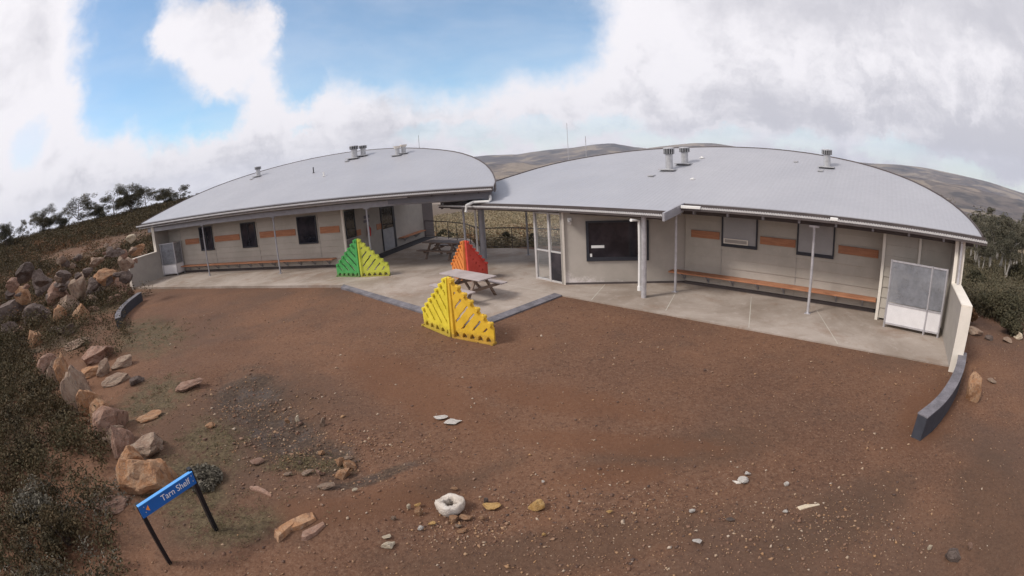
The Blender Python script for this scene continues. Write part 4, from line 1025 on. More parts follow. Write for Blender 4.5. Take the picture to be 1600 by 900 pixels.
# ------------------------------------------------------------------ rocks
def rock_mesh(seed, sub=3, sharp=7, flatness=1.0):
    import bmesh
    r_ = random.Random(seed); bm = bmesh.new(); bmesh.ops.create_icosphere(bm, subdivisions=sub, radius=1.0)
    planes = []
    for _ in range(sharp):
        v = Vector((r_.gauss(0, 1), r_.gauss(0, 1), r_.gauss(0, .8))).normalized(); planes.append((v, r_.uniform(.42, .70)))
    for v in bm.verts:
        p = v.co.copy()
        for nrm, dd in planes:
            k = p.dot(nrm) - dd
            if k > 0: p -= nrm * k * .97
        p += p.normalized() * (mnoise.fractal(p * 1.7 + Vector((seed * 3.1, 0, 0)), 1.0, 2.0, 4) * .13) + p.normalized() * mnoise.noise(p * 6 + Vector((seed, 2, 0))) * .035
        v.co = p
    me = bpy.data.meshes.new('rock'); bm.to_mesh(me); bm.free()
    for pl_ in me.polygons: pl_.use_smooth = False
    return me
ROCKN = [0]
def rock(px, py, w, h, m_, label, cat='boulder', z=0.0, yaw=None, sharp=9, name='boulder', depth=None, tilt=0.0, group=None):
    """px, py: where its foot meets the ground; w, h: its width and height as seen, in photo pixels"""
    ROCKN[0] += 1; sd_ = ROCKN[0]; g = G(px, py, z)
    for _ in range(3): g = G(px, py, terr(g.x, g.y) + .03)
    dist = (g - Vector((0, 0, CH))).length; W_ = w * dist / 760; dn = (CH - g.z) / dist
    Hh = h * dist / 760
    dp = depth if depth else W_ * .72
    Hz = max(.35 * Hh, (Hh - dp * dn * .8) / max(.25, math.sqrt(1 - dn * dn)))
    me = rock_mesh(sd_ * 17 + 3, 4 if w > 34 else 3 if w > 14 else 2, sharp + 3); w *= 1.12; h *= .92; W_ *= 1.12
    o = bpy.data.objects.new(name, me); me.materials.append(MATS[m_]); col.objects.link(o)
    xs = [v.co for v in me.vertices]; ex = max(abs(v.x) for v in xs); ey = max(abs(v.y) for v in xs); ez = max(v.z for v in xs)
    fwd = Vector((g.x, g.y, 0)).normalized()
    o.scale = (W_ / 2 / ex, dp / 2 / ey, Hz * .74 / ez); c = g + fwd * dp * .42; o.location = (c.x, c.y, g.z + Hz * .22)
    o.rotation_euler = (0, tilt, math.atan2(fwd.y, fwd.x) - math.pi / 2 + (yaw or 0))
    tag(o, label, cat, group); return o
O_, T_, K_, Y_, C_, W_, Pk = 'rock_orange', 'rock_tan', 'rock_grey', 'rock_yellow', 'rock_cream', 'rock_white', 'rock_pink'
for a in [
    (252, 772, 112, 79, O_, 'large orange-faced boulder directly behind the blue sign'),
    (238, 716, 70, 42, T_, 'squat tan boulder with a flat top just behind the large orange-faced one'),
    (196, 712, 48, 54, Pk, 'upright pinkish grey boulder left of the squat tan one'),
    (176, 676, 70, 50, Pk, 'rounded brown-pink boulder in the row of stones, above the upright pinkish grey one'),
    (133, 642, 53, 73, T_, 'tall tan slab boulder standing midway along the left row'),
    (110, 612, 41, 60, O_, 'tall narrow orange-brown stone leaning in the left row'),
    (80, 588, 34, 35, Pk, 'small pinkish stone at the scrub edge above the tall narrow one'),
    (214, 738, 44, 46, O_, 'orange-brown block filling the gap left of the large orange-faced boulder'),
    (186, 692, 40, 34, T_, 'tan block squeezed below the rounded brown-pink boulder'),
    (160, 664, 40, 40, O_, 'orange block just left of the rounded brown-pink boulder'),
    (94, 600, 36, 40, T_, 'tan block beside the small pinkish stone in the row'),
    (122, 628, 34, 46, Pk, 'pink-brown block standing between two tall stones in the row'),
    (186, 797, 66, 28, Pk, 'low pinkish stone at the foot of the left sign post'),
    (152, 648, 51, 48, O_, 'broken orange-tan boulder wedged next to the tall tan slab'),
    (184, 599, 50, 18, T_, 'flat pale tan slab lying behind the tall boulders'),
    (152, 566, 62, 30, Pk, 'broad pinkish slab lying on the grass, far end of the row'),
    (122, 543, 44, 14, T_, 'thin tan stone lying flat on the grass behind the row'),
    (195, 573, 42, 18, T_, 'low tan stone to the right of the broad pinkish slab'),
    (166, 585, 30, 26, T_, 'tan block between the broad pinkish slab and the pale tan slab'),
    (138, 590, 44, 18, O_, 'low orange slab resting against the tall stones'),
    (214, 600, 28, 14, K_, 'dark grey low stone right of the pale tan slab'),
    (293, 610, 54, 18, Pk, 'pinkish flat slab lying alone on the gravel edge'),
    (234, 656, 42, 13, O_, 'flat orange stone on the grass right of the rounded boulder'),
    (96, 506, 26, 28, O_, 'bright orange stone at the foot of the upper rock pile'),
    (74, 494, 24, 14, O_, 'small orange stone left of the bright orange one in the upper pile'),
    (112, 492, 56, 34, T_, 'wide grey-tan boulder in the middle of the upper rock pile'),
    (90, 470, 42, 30, Pk, 'pinkish grey boulder behind the wide grey-tan one'),
    (122, 458, 30, 30, T_, 'upright tan boulder at the back of the upper pile'),
    (152, 462, 44, 30, K_, 'dark grey boulder at the right of the upper pile'),
    (130, 500, 34, 26, O_, 'dark orange boulder at the right foot of the upper pile'),
    (36, 466, 34, 20, O_, 'orange-topped stone half hidden in the scrub, left of the pile'),
    (22, 502, 62, 34, K_, 'large grey boulder at the left picture edge'),
    (62, 504, 52, 32, K_, 'large grey boulder in front of the orange-topped stone'),
    (20, 522, 38, 22, K_, 'low grey rock in the scrub below the large grey boulders'),
    (58, 540, 30, 26, O_, 'orange-brown stone alone below the upper pile'),
    (165, 438, 40, 19, O_, 'reddish boulder behind the dark grey one near the wing wall'),
    (186, 456, 28, 24, Pk, 'brownish boulder nearest the left wing wall'),
    (146, 478, 22, 18, T_, 'small tan stone between the dark grey and dark orange boulders'),
    (180, 474, 28, 13, Pk, 'pinkish flat stone on the bare ground by the curved edge'),
    (66, 448, 36, 22, K_, 'grey rock in the scrub behind the upper pile'),
    (100, 436, 26, 15, K_, 'small grey rock in the scrub beside a white mark'),
    (38, 432, 36, 20, K_, 'grey rock deep in the scrub at far left'),
    (196, 415, 30, 13, T_, 'tan rock just outside the left wing wall'),
    (176, 398, 40, 15, K_, 'grey outcrop rock on the slope beyond the left wing wall'),
    (150, 412, 28, 11, T_, 'tan rock on the slope left of the grey outcrop'),
    (207, 376, 20, 10, C_, 'pale rock on the slope below the trees at left'),
    (178, 366, 38, 13, T_, 'broad tan rock among bushes below the trees'),
    (156, 358, 30, 12, T_, 'tan outcrop under the left trees'),
    (215, 392, 24, 10, O_, 'reddish rock at the roof corner of the left shelter'),
    (1498, 524, 22, 9, T_, 'small tan rock first in the row beyond the right wing wall'),
    (1521, 524, 30, 14, T_, 'rounded tan boulder second in the row beyond the right wing wall'),
    (1546, 531, 18, 8, K_, 'low grey rock third in the row beyond the right wing wall'),
    (1572, 534, 20, 8, T_, 'small tan rock fourth in the row beyond the right wing wall'),
    (1592, 530, 20, 12, C_, 'pale rock at the right picture edge'),
    (1515, 626, 30, 42, O_, 'pointed orange stone lying against the right curved edge'),
    (1524, 600, 18, 8, K_, 'small grey stone beyond the pointed orange one'),
    (1551, 598, 20, 6, T_, 'thin tan stone on the brown ground at far right'),
    (1478, 448, 1, 1, T_, ''),
]:
    if not a[5]: continue
    rock(*a, name='boulder')
for a in [
    (769, 797, 25, 12, Y_, 'flat yellow stone right of the white ring stone'),
    (838, 797, 24, 20, Y_, 'yellow block stone, rightmost of the bright foreground stones'),
    (536, 748, 26, 18, O_, 'orange stone in front at the end of the wet gully'),
    (546, 735, 22, 18, O_, 'orange stone behind at the end of the wet gully'),
    (533, 726, 14, 13, O_, 'small orange stone tucked behind the gully pair'),
    (545, 718, 15, 6, T_, 'small flat tan stone above the gully pair'),
    (610, 857, 24, 15, C_, 'cream stone near the bottom centre, larger of a pair'),
    (606, 842, 15, 8, C_, 'small cream stone above the larger cream one'),
    (658, 828, 9, 8, W_, 'small white stone below the ring stone'),
    (615, 811, 9, 7, T_, 'small round tan stone above the cream pair'),
    (512, 765, 26, 10, T_, 'flat tan stone left of the gully mouth'),
    (554, 768, 11, 6, C_, 'small pale stone right of the flat tan one'),
    (1162, 756, 20, 13, W_, 'white jagged stone on the right side of the yard'),
    (1168, 742, 9, 6, W_, 'small white chip just above the jagged stone'),
    (1090, 850, 17, 9, W_, 'grey-white stone near the bottom, right of centre'),
    (1082, 801, 11, 8, W_, 'small pale cube-like stone above the grey-white one'),
    (1140, 814, 14, 5, K_, 'flat grey stone right of the pale cube-like one'),
    (1452, 858, 8, 9, C_, 'small cream pebble left of the grey boulder at bottom right'),
    (1514, 858, 13, 11, Pk, 'small pink-tan stone right of the grey boulder at bottom right'),
    (1484, 878, 28, 22, K_, 'grey boulder at the bottom right edge of the yard'),
    (1226, 801, 8, 6, W_, 'small white stone under the pale stick'),
    (1228, 758, 8, 7, W_, 'small white stone above the pale stick'),
    (406, 724, 26, 11, Pk, 'pink flat stone in the wet gully'),
    (332, 668, 20, 9, O_, 'orange stone beside the wet patch'),
    (480, 742, 22, 8, T_, 'thin tan stone at the lower edge of the gully'),
    (452, 742, 16, 5, T_, 'thin pale splinter left of the thin tan stone'),
    (505, 665, 10, 14, T_, 'pointed tan stone upright on the gully bank'),
    (449, 660, 8, 8, O_, 'small orange stone on the upper gully bank'),
    (465, 657, 7, 9, C_, 'small pale stone pile on the upper gully bank'),
    (504, 710, 12, 9, O_, 'orange-brown pebble stone in the middle of the gully'),
    (500, 742, 11, 9, Pk, 'pink pebble stone near the gully mouth'),
    (688, 655, 22, 5, W_, 'pale flat splinter in the middle of the yard'),
    (707, 663, 28, 5, W_, 'longer pale flat splinter just below the other'),
    (709, 815, 14, 11, O_, 'orange stone against the foot of the white ring stone'),
    (728, 814, 21, 12, O_, 'wide orange stone at the right foot of the ring stone'),
    (754, 813, 11, 9, O_, 'round orange stone, last right of the ring stone'),
    (723, 832, 16, 8, O_, 'flat orange stone below the ring stone'),
    (655, 804, 12, 14, O_, 'orange block left of the ring stone'),
    (653, 792, 10, 7, Y_, 'small yellow stone above the orange block'),
    (675, 820, 11, 5, Y_, 'small yellow stone lower left of the ring stone'),
    (716, 824, 12, 6, T_, 'tan stone between the two orange ones under the ring'),
    (711, 766, 11, 6, O_, 'small orange stone behind the ring stone'),
    (638, 794, 8, 8, C_, 'small cream stone on the far left of the ring cluster'),
    (952, 802, 10, 6, Y_, 'small yellow stone alone right of the block stone'),
    (850, 837, 6, 6, Y_, 'tiny yellow stone below the block stone'),
    (849, 754, 5, 5, W_, 'tiny white stone above the block stone'),
    (760, 785, 7, 8, K_, 'little grey stone above the flat yellow one'),
    (258, 453, 1, 1, C_, ''),
    (206, 458, 8, 4, W_, 'white stone at the foot of the left wing wall'),
    (1246, 756, 20, 3, T_, ''),
]:
    if not a[5]: continue
    rock(*a, cat='stone', name='stone')
for k in range(46):
    t = rnd.random(); px = rnd.uniform(-5, 205); py = rnd.uniform(425, 535)
    if px > 120 and py > 495: continue
    if px > 160 and py > 470: continue
    w = rnd.uniform(12, 34); rock(px, py, w, w * rnd.uniform(.35, .6), rnd.choice((K_, K_, K_, T_, Pk)), 'grey-brown rubble stone among the larger boulders of the upper rock pile', name='boulder', yaw=rnd.uniform(-.8, .8), group='rubble of the upper rock pile')
for k in range(26):
    px = rnd.uniform(85, 215); py = rnd.uniform(345, 420); w = rnd.uniform(7, 18); rock(px, py, w, w * rnd.uniform(.4, .8), rnd.choice((K_, T_, Pk, T_)), 'weathered rock on the bare slope between bushes left of the left shelter', name='boulder', group='rocks on the left slope')
for k in range(24):
    t = rnd.random(); px = 95 + 95 * t + rnd.gauss(0, 8); py = 600 + 120 * t + rnd.gauss(0, 10); w = rnd.uniform(9, 24); rock(px + 14, py, w, w * rnd.uniform(.4, .8), rnd.choice((K_, T_, Pk, O_)), 'small broken stone lying between the big boulders of the left row', name='stone', cat='stone', group='broken stones along the left row')
# stick, slabs half buried, curved root
def slab_piece(pts_px, th, m_, label, nm='stone_slab', cat='stone'):
    poly = [G(*p) for p in pts_px]; poly = [(p.x, p.y) for p in poly]; r_ = random.Random(len(label))
    m = MB(); c = Vector((sum(p[0] for p in poly) / len(poly), sum(p[1] for p in poly) / len(poly), 0))
    z0 = terr(c.x, c.y); n = len(poly)
    lo = [Vector((x, y, z0 - .05)) for x, y in poly]; hi = [c.lerp(Vector((x, y, 0)), .86) + Vector((0, 0, z0 + th * r_.uniform(.6, 1.1))) for x, y in poly]
    m.add(lo + hi + [Vector((c.x, c.y, z0 + th * 1.1))], [(i, (i + 1) % n, (i + 1) % n + n, i + n) for i in range(n)] + [(i + n, (i + 1) % n + n, 2 * n) for i in range(n)])
    o = m.build(nm, m_); tag(o, label, cat); return o
slab_piece([(427, 838), (440, 826), (455, 817), (480, 808), (494, 803), (499, 815), (486, 822), (470, 829), (455, 832), (434, 848)], .07, O_, 'tan and orange rock slab breaking through the ground at bottom left of centre')
slab_piece([(470, 846), (473, 836), (490, 827), (509, 818), (512, 823), (495, 837), (478, 846)], .05, Pk, 'pinkish slab lying under the tan and orange rock slab')
slab_piece([(1244, 789), (1258, 785), (1284, 784), (1284, 786), (1268, 789), (1250, 794)], .02, C_, 'pale wood stick lying on the right side of the yard', 'stick', 'stick')
slab_piece([(1144, 747), (1152, 748), (1160, 746), (1160, 751), (1152, 752)], .02, W_, 'thin white sliver beside the jagged white stone')
slab_piece([(388, 760), (402, 760), (416, 766), (428, 776), (426, 779), (410, 771), (392, 765)], .03, Pk, 'curved grey-pink slab right of the black sign posts')
# ring stone
g = G(702, 800); rv = []; rf = []; nu, nv = 36, 18
for i in range(nu):
    for k in range(nv):
        a = i * math.tau / nu; b = k * math.tau / nv; rr_ = .088 + .025 * mnoise.noise(Vector((math.cos(a) * 1.4, math.sin(a) * 1.4, 2))); R0 = .118
        nz = mnoise.fractal(Vector((math.cos(a) * 2, math.sin(a) * 2, b * .8)), 1.0, 2.0, 4) * .020; R0 = .135 * (1 + .08 * math.cos(4 * a + .6) + .06 * math.cos(a + 1)); rr_ *= .86
        x = (R0 + (rr_ * 0.80 + nz) * math.cos(b)) * math.cos(a) * 1.0; y = (R0 + (rr_ * .8 + nz) * math.cos(b)) * math.sin(a) * .92; z = min((rr_ * 1.25 + nz) * math.sin(b), .072 + .012 * math.sin(2 * a)) + .055
        rv.append(Vector((g.x + x, g.y + .12 + y, z - .03))); rf.append((i * nv + k, ((i + 1) % nu) * nv + k, ((i + 1) % nu) * nv + (k + 1) % nv, i * nv + (k + 1) % nv))
m = MB(); m.add(rv, rf); m.smooth = True; tag(m.build('ring_stone', 'rock_ring'), 'white stone with a hole through it, like a ring, in the foreground', 'stone')

# ------------------------------------------------------------------ loose gravel and ground cover (uncountable)
def np_mesh(name, verts, faces, mat_, smooth=False):
    me = bpy.data.meshes.new(name); nv_, nf = len(verts), len(faces); k = faces.shape[1]
    me.vertices.add(nv_); me.vertices.foreach_set('co', verts.astype(np.float32).ravel())
    me.loops.add(nf * k); me.loops.foreach_set('vertex_index', faces.astype(np.int32).ravel())
    me.polygons.add(nf); me.polygons.foreach_set('loop_start', (np.arange(nf) * k).astype(np.int32))
    me.update(calc_edges=True); me.materials.append(MATS[mat_]); me.validate()
    o = bpy.data.objects.new(name, me); col.objects.link(o); return o
def in_poly(x, y, poly):
    c = False; j = len(poly) - 1
    for i in range(len(poly)):
        if (poly[i][1] > y) != (poly[j][1] > y) and x < (poly[j][0] - poly[i][0]) * (y - poly[i][1]) / (poly[j][1] - poly[i][1] + 1e-12) + poly[i][0]: c = not c
        j = i
    return c
def scatter_pebbles(N):
    base = np.array([(1, 0, 0), (-1, 0, 0), (0, 1, 0), (0, -1, 0), (0, 0, 1), (0, 0, -1)], float)
    bf = np.array([(0, 2, 4), (2, 1, 4), (1, 3, 4), (3, 0, 4), (2, 0, 5), (1, 2, 5), (3, 1, 5), (0, 3, 5)])
    V_ = []; F_ = []; c = 0
    clus = [(G(*p), s) for p, s in (((720, 825), .45), ((900, 790), .9), ((1120, 800), 1.0), ((1290, 800), .8), ((460, 700), .9), ((400, 640), .8), ((1350, 850), .8), ((560, 700), .9), ((980, 860), 1.2))]
    n = 0
    gul = [G(*p) for p in ((350, 600), (395, 625), (430, 665), (470, 690), (510, 715), (540, 735))]
    while n < N:
        big = False
        if nprnd.rand() < .055:
            k = nprnd.randint(len(gul) - 1); c0 = gul[k].lerp(gul[k + 1], nprnd.rand()); x = c0.x + nprnd.randn() * .75; y = c0.y + nprnd.randn() * .5; big = nprnd.rand() < .6
        elif nprnd.rand() < .30:
            cp, s = clus[nprnd.randint(len(clus))]; x = cp.x + nprnd.randn() * s; y = cp.y + nprnd.randn() * s * .5
        else:
            D = 3 + 17 * nprnd.rand() ** 1.25; az = R(nprnd.uniform(-72, 72)); x = D * math.sin(az); y = D * math.cos(az)
        if in_poly(x, y, slab_poly): continue
        sz = .005 + .0052 * nprnd.exponential() ; sz = min(sz, .032) * (1 + math.hypot(x, y) * .02) * (1.7 if big else 1)
        S = np.array([sz * nprnd.uniform(.7, 1.3), sz * nprnd.uniform(.6, 1.2), sz * nprnd.uniform(.4, .8)]); a = nprnd.uniform(0, 6.28)
        v = base * S + nprnd.randn(6, 3) * sz * .18; v = np.stack([v[:, 0] * math.cos(a) - v[:, 1] * math.sin(a), v[:, 0] * math.sin(a) + v[:, 1] * math.cos(a), v[:, 2]], 1)
        V_.append(v + np.array([x, y, terr(x, y) + sz * .25])); F_.append(bf + c); c += 6; n += 1
    o = np_mesh('gravel', np.concatenate(V_), np.concatenate(F_), 'pebbles'); tag(o, kind='stuff'); o['label'] = 'loose gravel and pebbles over the brown yard'; o['category'] = 'gravel'
scatter_pebbles(22000)

def leaves(centres, radii_, counts, size, flat=1.0, up=.0, rs=None):
    """many small leaf quads filling a set of clumps; returns verts, faces"""
    rs = rs or nprnd; tot = int(sum(counts)); C = np.repeat(np.asarray(centres, float), counts, axis=0); Rr = np.repeat(np.asarray(radii_, float), counts, axis=0)
    d = rs.randn(tot, 3); d /= np.linalg.norm(d, axis=1, keepdims=True) + 1e-9; rad = rs.rand(tot, 1) ** .45
    pos = C + d * rad * Rr
    t = rs.randn(tot, 3); t[:, 2] *= .6; t[:, 2] += up; t /= np.linalg.norm(t, axis=1, keepdims=True) + 1e-9
    b = np.cross(t, rs.randn(tot, 3)); b /= np.linalg.norm(b, axis=1, keepdims=True) + 1e-9
    s = (size if np.isscalar(size) else np.repeat(np.asarray(size, float), counts)[:, None]) * rs.uniform(.6, 1.4, (tot, 1))
    t = t * s * flat; b = b * s * .42
    V_ = np.stack([pos - t, pos - b * .9 , pos + t, pos + b], 1).reshape(-1, 3); F_ = np.arange(tot * 4).reshape(-1, 4)
    return V_, F_
def heath(name, label, mat_, spots, leaf_k=1.0):
    cs = []; rr_ = []; cn = []; sz = []
    for x, y, r_, h, n_, s_ in spots:
        z = terr(x, y); 
        for _ in range(3):
            cs.append((x + rnd.gauss(0, r_ * .45), y + rnd.gauss(0, r_ * .45), z + h * rnd.uniform(.25, .6))); q = r_ * rnd.uniform(.45, .8); rr_.append((q, q, h * .5)); cn.append(max(3, int(n_ / 3))); sz.append(s_)
    V_, F_ = leaves(cs, rr_, cn, sz, 1.0, .35)
    o = np_mesh(name, V_, F_, mat_); tag(o, label, 'scrub', kind='stuff'); return o
YARD_L = [(10, 890), (60, 885), (150, 850), (215, 805), (205, 745), (165, 690), (128, 640), (95, 590), (62, 545), (0, 525), (-60, 530)]
def region_spots(n, azr, Dr, size_fn, keep=None, pw_=1.0):
    out = []; tries = 0
    while len(out) < n and tries < n * 40:
        tries += 1; az = rnd.uniform(*azr); D = Dr[0] + (Dr[1] - Dr[0]) * rnd.random() ** pw_; x = D * math.sin(R(az)); y = D * math.cos(R(az))
        if keep and not keep(x, y, D, az): continue
        out.append((x, y) + size_fn(D))
    return out
edge_l = [V2(G(*p)) for p in ((300, 1000), (240, 860), (170, 820), (190, 740), (160, 690), (118, 640), (85, 600), (55, 552), (40, 530), (20, 440), (60, 430), (120, 432))]
# left foreground scrub
lp = [V2(G(*p)) for p in ((225, 893), (170, 830), (186, 760), (176, 715), (140, 668), (92, 618), (60, 565), (30, 545))] + [(-22, 12), (-30, 10), (-30, -2), (-10, -2), (-5.5, 2.2)]
def in_l(x, y, D, az): return in_poly(x, y, lp)
spots = []
for _ in range(9000):
    x = rnd.uniform(-26, -4); y = rnd.uniform(-1, 13)
    if in_poly(x, y, lp):
        D = math.hypot(x, y)
        spots.append((x, y, .26 + .03 * D ** .5, rnd.uniform(.25, .75), int(150 * min(1, 11 / D)), .024 + .0015 * D))
rnd.shuffle(spots); spots = spots[:1900]
heath('heath_scrub', 'dark olive heath scrub filling the lower left corner', 'heath_left', spots)
spots2 = [(s[0] + rnd.gauss(0, .2), s[1] + rnd.gauss(0, .2), .30, .5, 110, .03) for s in spots if abs(s[0] + 5.8) < 1.6 and s[1] < 5.2][:26]
heath('heath_scrub', 'pale grey-green low scrub in the bottom left corner', 'heath_grey', spots2)
# left hillside scrub
def sz_l(D): return (.45 + D * .014, rnd.uniform(.3, 1.1), int(110 if D < 45 else 85), .032 + D * .0012)
bare = [(Vector((-34.5, 29, 0)), 5.5), (Vector((-38, 28, 0)), 4), (Vector((-33, 33, 0)), 5)]
def keep_l(x, y, D, az):
    for c, r_ in bare:
        if math.hypot(x - c.x, y - c.y) < r_ * .8 and rnd.random() > .06: return False
    u, n = LF.uv(x, y)
    if u > -27 and n < 30 and n > 15: return False
    if az > -52 and D < 26: return False
    return True
heath('heath_scrub', 'olive scrub on the rising slope left of the left shelter', 'heath_left', region_spots(4200, (-84, -36), (21, 84), sz_l, keep_l, .8))
pile = []
for _ in range(230):
    g = G(rnd.uniform(-10, 205), rnd.uniform(418, 545), .3)
    if LF.uv(g.x, g.y)[0] > -26.5 and g.y > 18: continue
    pile.append((g.x, g.y, rnd.uniform(.25, .6), rnd.uniform(.4, .9), 90, .04))
heath('heath_scrub', 'dark scrub growing between the rocks of the upper left pile', 'heath_left', pile)
# small tufts in the mossy yard edge
tuft = []
for a in PATCH_GRASS:
    for _ in range(110):
        x = a[0] + rnd.gauss(0, a[2] * .45); y = a[1] + rnd.gauss(0, a[3] * .6); D = math.hypot(x, y)
        if D < 21: tuft.append((x, y, .10, .07, 14, .010 + .0007 * D))
heath('grass_tufts', 'short yellow-green tufts between the stones at left', 'grass_tuft', tuft)
# valley side behind the deck
def sz_v(D): return (.40 + D * .013, rnd.uniform(.3, .85) * (1 + D * .003), int(130 if D < 45 else 60), .034 + D * .0014)
def keep_v(x, y, D, az): return not in_poly(x, y, slab_poly) and D > 25.5
heath('heath_scrub', 'olive and ochre heath on the valley side behind the deck railing', 'heath_valley', region_spots(3000, (-16, 24), (25.6, 330), sz_v, keep_v, 1.9))
def keep_o(x, y, D, az): return not in_poly(x, y, slab_poly) and D > 25.5
heath('heath_scrub', 'scattered orange-brown heath bushes behind the deck railing', 'heath_red', region_spots(150, (-12, 22), (25.6, 60), sz_v, keep_o, 1.3))
heath('heath_scrub', 'reddish brown bushes scattered over the slope left of the left shelter', 'heath_red', region_spots(320, (-84, -46), (24, 60), sz_l, lambda x, y, D, az: LF.uv(x, y)[0] < -27.5, .9))
# right side scrub
def sz_r(D): return (.5 + D * .014, rnd.uniform(.4, 1.0), int(120 if D < 40 else 60), .034 + D * .0014)
heath('heath_scrub', 'brown-green scrub on the slope beyond the right wing wall', 'heath_right', region_spots(2600, (46, 82), (18.5, 120), sz_r, lambda x, y, D, az: D > 18.5 and RF.uv(x, y)[0] > 3.5, 1.4))

# individual shrubs
def shrub(px, py, w, h, mat_, label, z=0.0):
    g = G(px, py, z)
    for _ in range(4): g = G(px, py, terr(g.x, g.y))
    dist = (g - Vector((0, 0, CH))).length; Wm = w * dist / 760; Hm = h * dist / 760
    cs = []; rr_ = []; cn = []
    for _ in range(16):
        a = rnd.uniform(0, 6.28); q = rnd.random() ** .5 * Wm * .36; s = Wm * rnd.uniform(.13, .22)
        hh = Hm * (.80 - .5 * (q / (Wm * .4)) ** 2) * rnd.uniform(.45, 1.0); cs.append((math.cos(a) * q, math.sin(a) * q, hh)); rr_.append((s, s, s * .8)); cn.append(260)
    V_, F_ = leaves(cs, rr_, cn, .026 + .0012 * dist, 1.0, .3); o = np_mesh('shrub', V_, F_, mat_); o.location = (g.x, g.y, g.z); ORG[o.name] = Vector(o.location)
    tag(o, label, 'shrub')
    m = MB()
    for k in range(5):
        a = k * 1.3; m.tube([Vector((0, 0, -.1)) + Vector(o.location), Vector(o.location) + Vector((math.cos(a) * Wm * .15, math.sin(a) * Wm * .15, Hm * .6))], [.03, .012], 5)
    m.build('stem', 'bark_dark', o)
for a in ((1562, 498, 92, 52, 'shrub_dark', 'large dark domed shrub behind the rock row at right'), (1525, 452, 46, 30, 'shrub_dark', 'mid green shrub just past the roof corner at right'), (1590, 440, 50, 30, 'shrub_dark', 'dark shrub at the right edge below the gum trees'),
          (1512, 505, 30, 30, 'heath_red', 'reddish shrub beside the right wing wall'), (1575, 520, 60, 30, 'shrub_dark', 'low dark shrub right behind the row of rocks'),
          (696, 374, 26, 18, 'shrub_dark', 'dark green shrub right behind the railing, left end'), (712, 376, 18, 16, 'shrub_dark', 'dark green shrub behind the railing near the steel post'),
          (790, 386, 36, 24, 'shrub_dark', 'dark shrub behind the deck edge, left of the thin post'), (835, 384, 30, 22, 'shrub_dark', 'dark shrub behind the deck edge, right of the thin post'),
          (190, 700, 30, 26, 'grass_tuft', 'small pale flowering shrub beside the upright pinkish boulder'), (108, 850, 110, 70, 'heath_left', 'big rounded olive shrub at the bottom left'), (60, 800, 120, 34, 'heath_grey', 'silvery low shrub left of the olive one'),
          (318, 752, 70, 16, 'heath_grey', 'low grey twiggy mat of shrub behind the right sign post')):
    shrub(*a)

# ------------------------------------------------------------------ trees
def tree_mesh(seed, H_, W_, style):
    r_ = random.Random(seed); rs = np.random.RandomState(seed); tr = MB(); cs = []; rr_ = []; cn = []
    nst = r_.choice((2, 3)) if style == 'right' else r_.choice((1, 2, 3))
    lean = r_.uniform(-.15, .15)
    for s in range(nst):
        a = r_.uniform(0, 6.28); sp = W_ * r_.uniform(.10, .30); p = Vector((0, 0, -.3)); pts = [p]; top = Vector((math.cos(a) * sp + lean * H_ * .4, math.sin(a) * sp, H_ * r_.uniform(.62, .85)))
        for k in range(1, 6):
            t = k / 5; pts.append(Vector((top.x * t ** 1.2 + r_.gauss(0, .05 * H_ * .3), top.y * t ** 1.2 + r_.gauss(0, .05 * H_ * .3), -.3 + (top.z + .3) * t)))
        r0 = H_ * (.018 if style == 'left' else .024); tr.tube(pts, [r0 * (1 - .75 * k / 5) for k in range(6)], 7)
        nb = 6 if style == 'right' else 8
        for b in range(nb):
            t = r_.uniform(.30, 1.0) if style == 'left' else r_.uniform(.48, 1.0); i = min(4, int(t * 5)); base = pts[i].lerp(pts[i + 1], t * 5 - i); a2 = r_.uniform(0, 6.28); ln = W_ * r_.uniform(.16, .40) * (1.15 - t * .4)
            tip = base + Vector((math.cos(a2) * ln, math.sin(a2) * ln, H_ * r_.uniform(.03, .20))); mid = base.lerp(tip, .5) + Vector((0, 0, -H_ * .02))
            tr.tube([base, mid, tip], [r0 * .38, r0 * .25, r0 * .1], 5)
            q = W_ * r_.uniform(.12, .20); cs.append(tip); rr_.append((q, q, q * .72)); cn.append(int(330 if style == 'left' else 420))
            for _ in range(2):
                q2 = q * r_.uniform(.45, .8); cs.append(tip + Vector((r_.gauss(0, q), r_.gauss(0, q), r_.gauss(0, q * .5)))); rr_.append((q2, q2, q2 * .6)); cn.append(80)
    V_, F_ = leaves(cs, rr_, cn, .015 * H_ if style == 'right' else .017 * H_, 1.0, -.2, rs)
    return tr, V_, F_
def make_tree(seed, H_, W_, style, mat_, bark):
    tr, V_, F_ = tree_mesh(seed, H_, W_, style); e = empty('gum_tree', (0, 0, 0)); tk = tr.build('trunk', bark, e, origin=(0, 0, 0)); c = np_mesh('crown', V_, F_, mat_); c.parent = e; return e
LT_ = [(12, 388, 30, 38, 'gum tree standing at the left picture edge on the ridge'), (38, 376, 18, 26, 'small gum tree second from the left on the ridge'), (68, 366, 34, 32, 'flat-topped gum tree third from the left on the ridge'),
       (121, 356, 42, 44, 'bushy gum tree fourth from the left, leaning slightly'), (153, 352, 28, 32, 'smaller gum tree between two bushier ones on the ridge'), (180, 350, 44, 42, 'wide gum tree sixth from the left with low crown'),
       (208, 346, 40, 50, 'tall gum tree left half of the dense clump near the roof'), (232, 342, 40, 48, 'tallest gum tree in the clump near the left shelter roof'), (262, 335, 30, 40, 'thin open gum tree rising behind the left roof slope'), (284, 325, 30, 22, 'low gum tree half hidden by the left roof slope'), (96, 366, 24, 22, 'low bushy gum between the flat-topped and the leaning trees')]
protos = [make_tree(101 + i, 5.0, 4.8, 'left', 'crown_left', 'bark_dark') for i in range(4)]
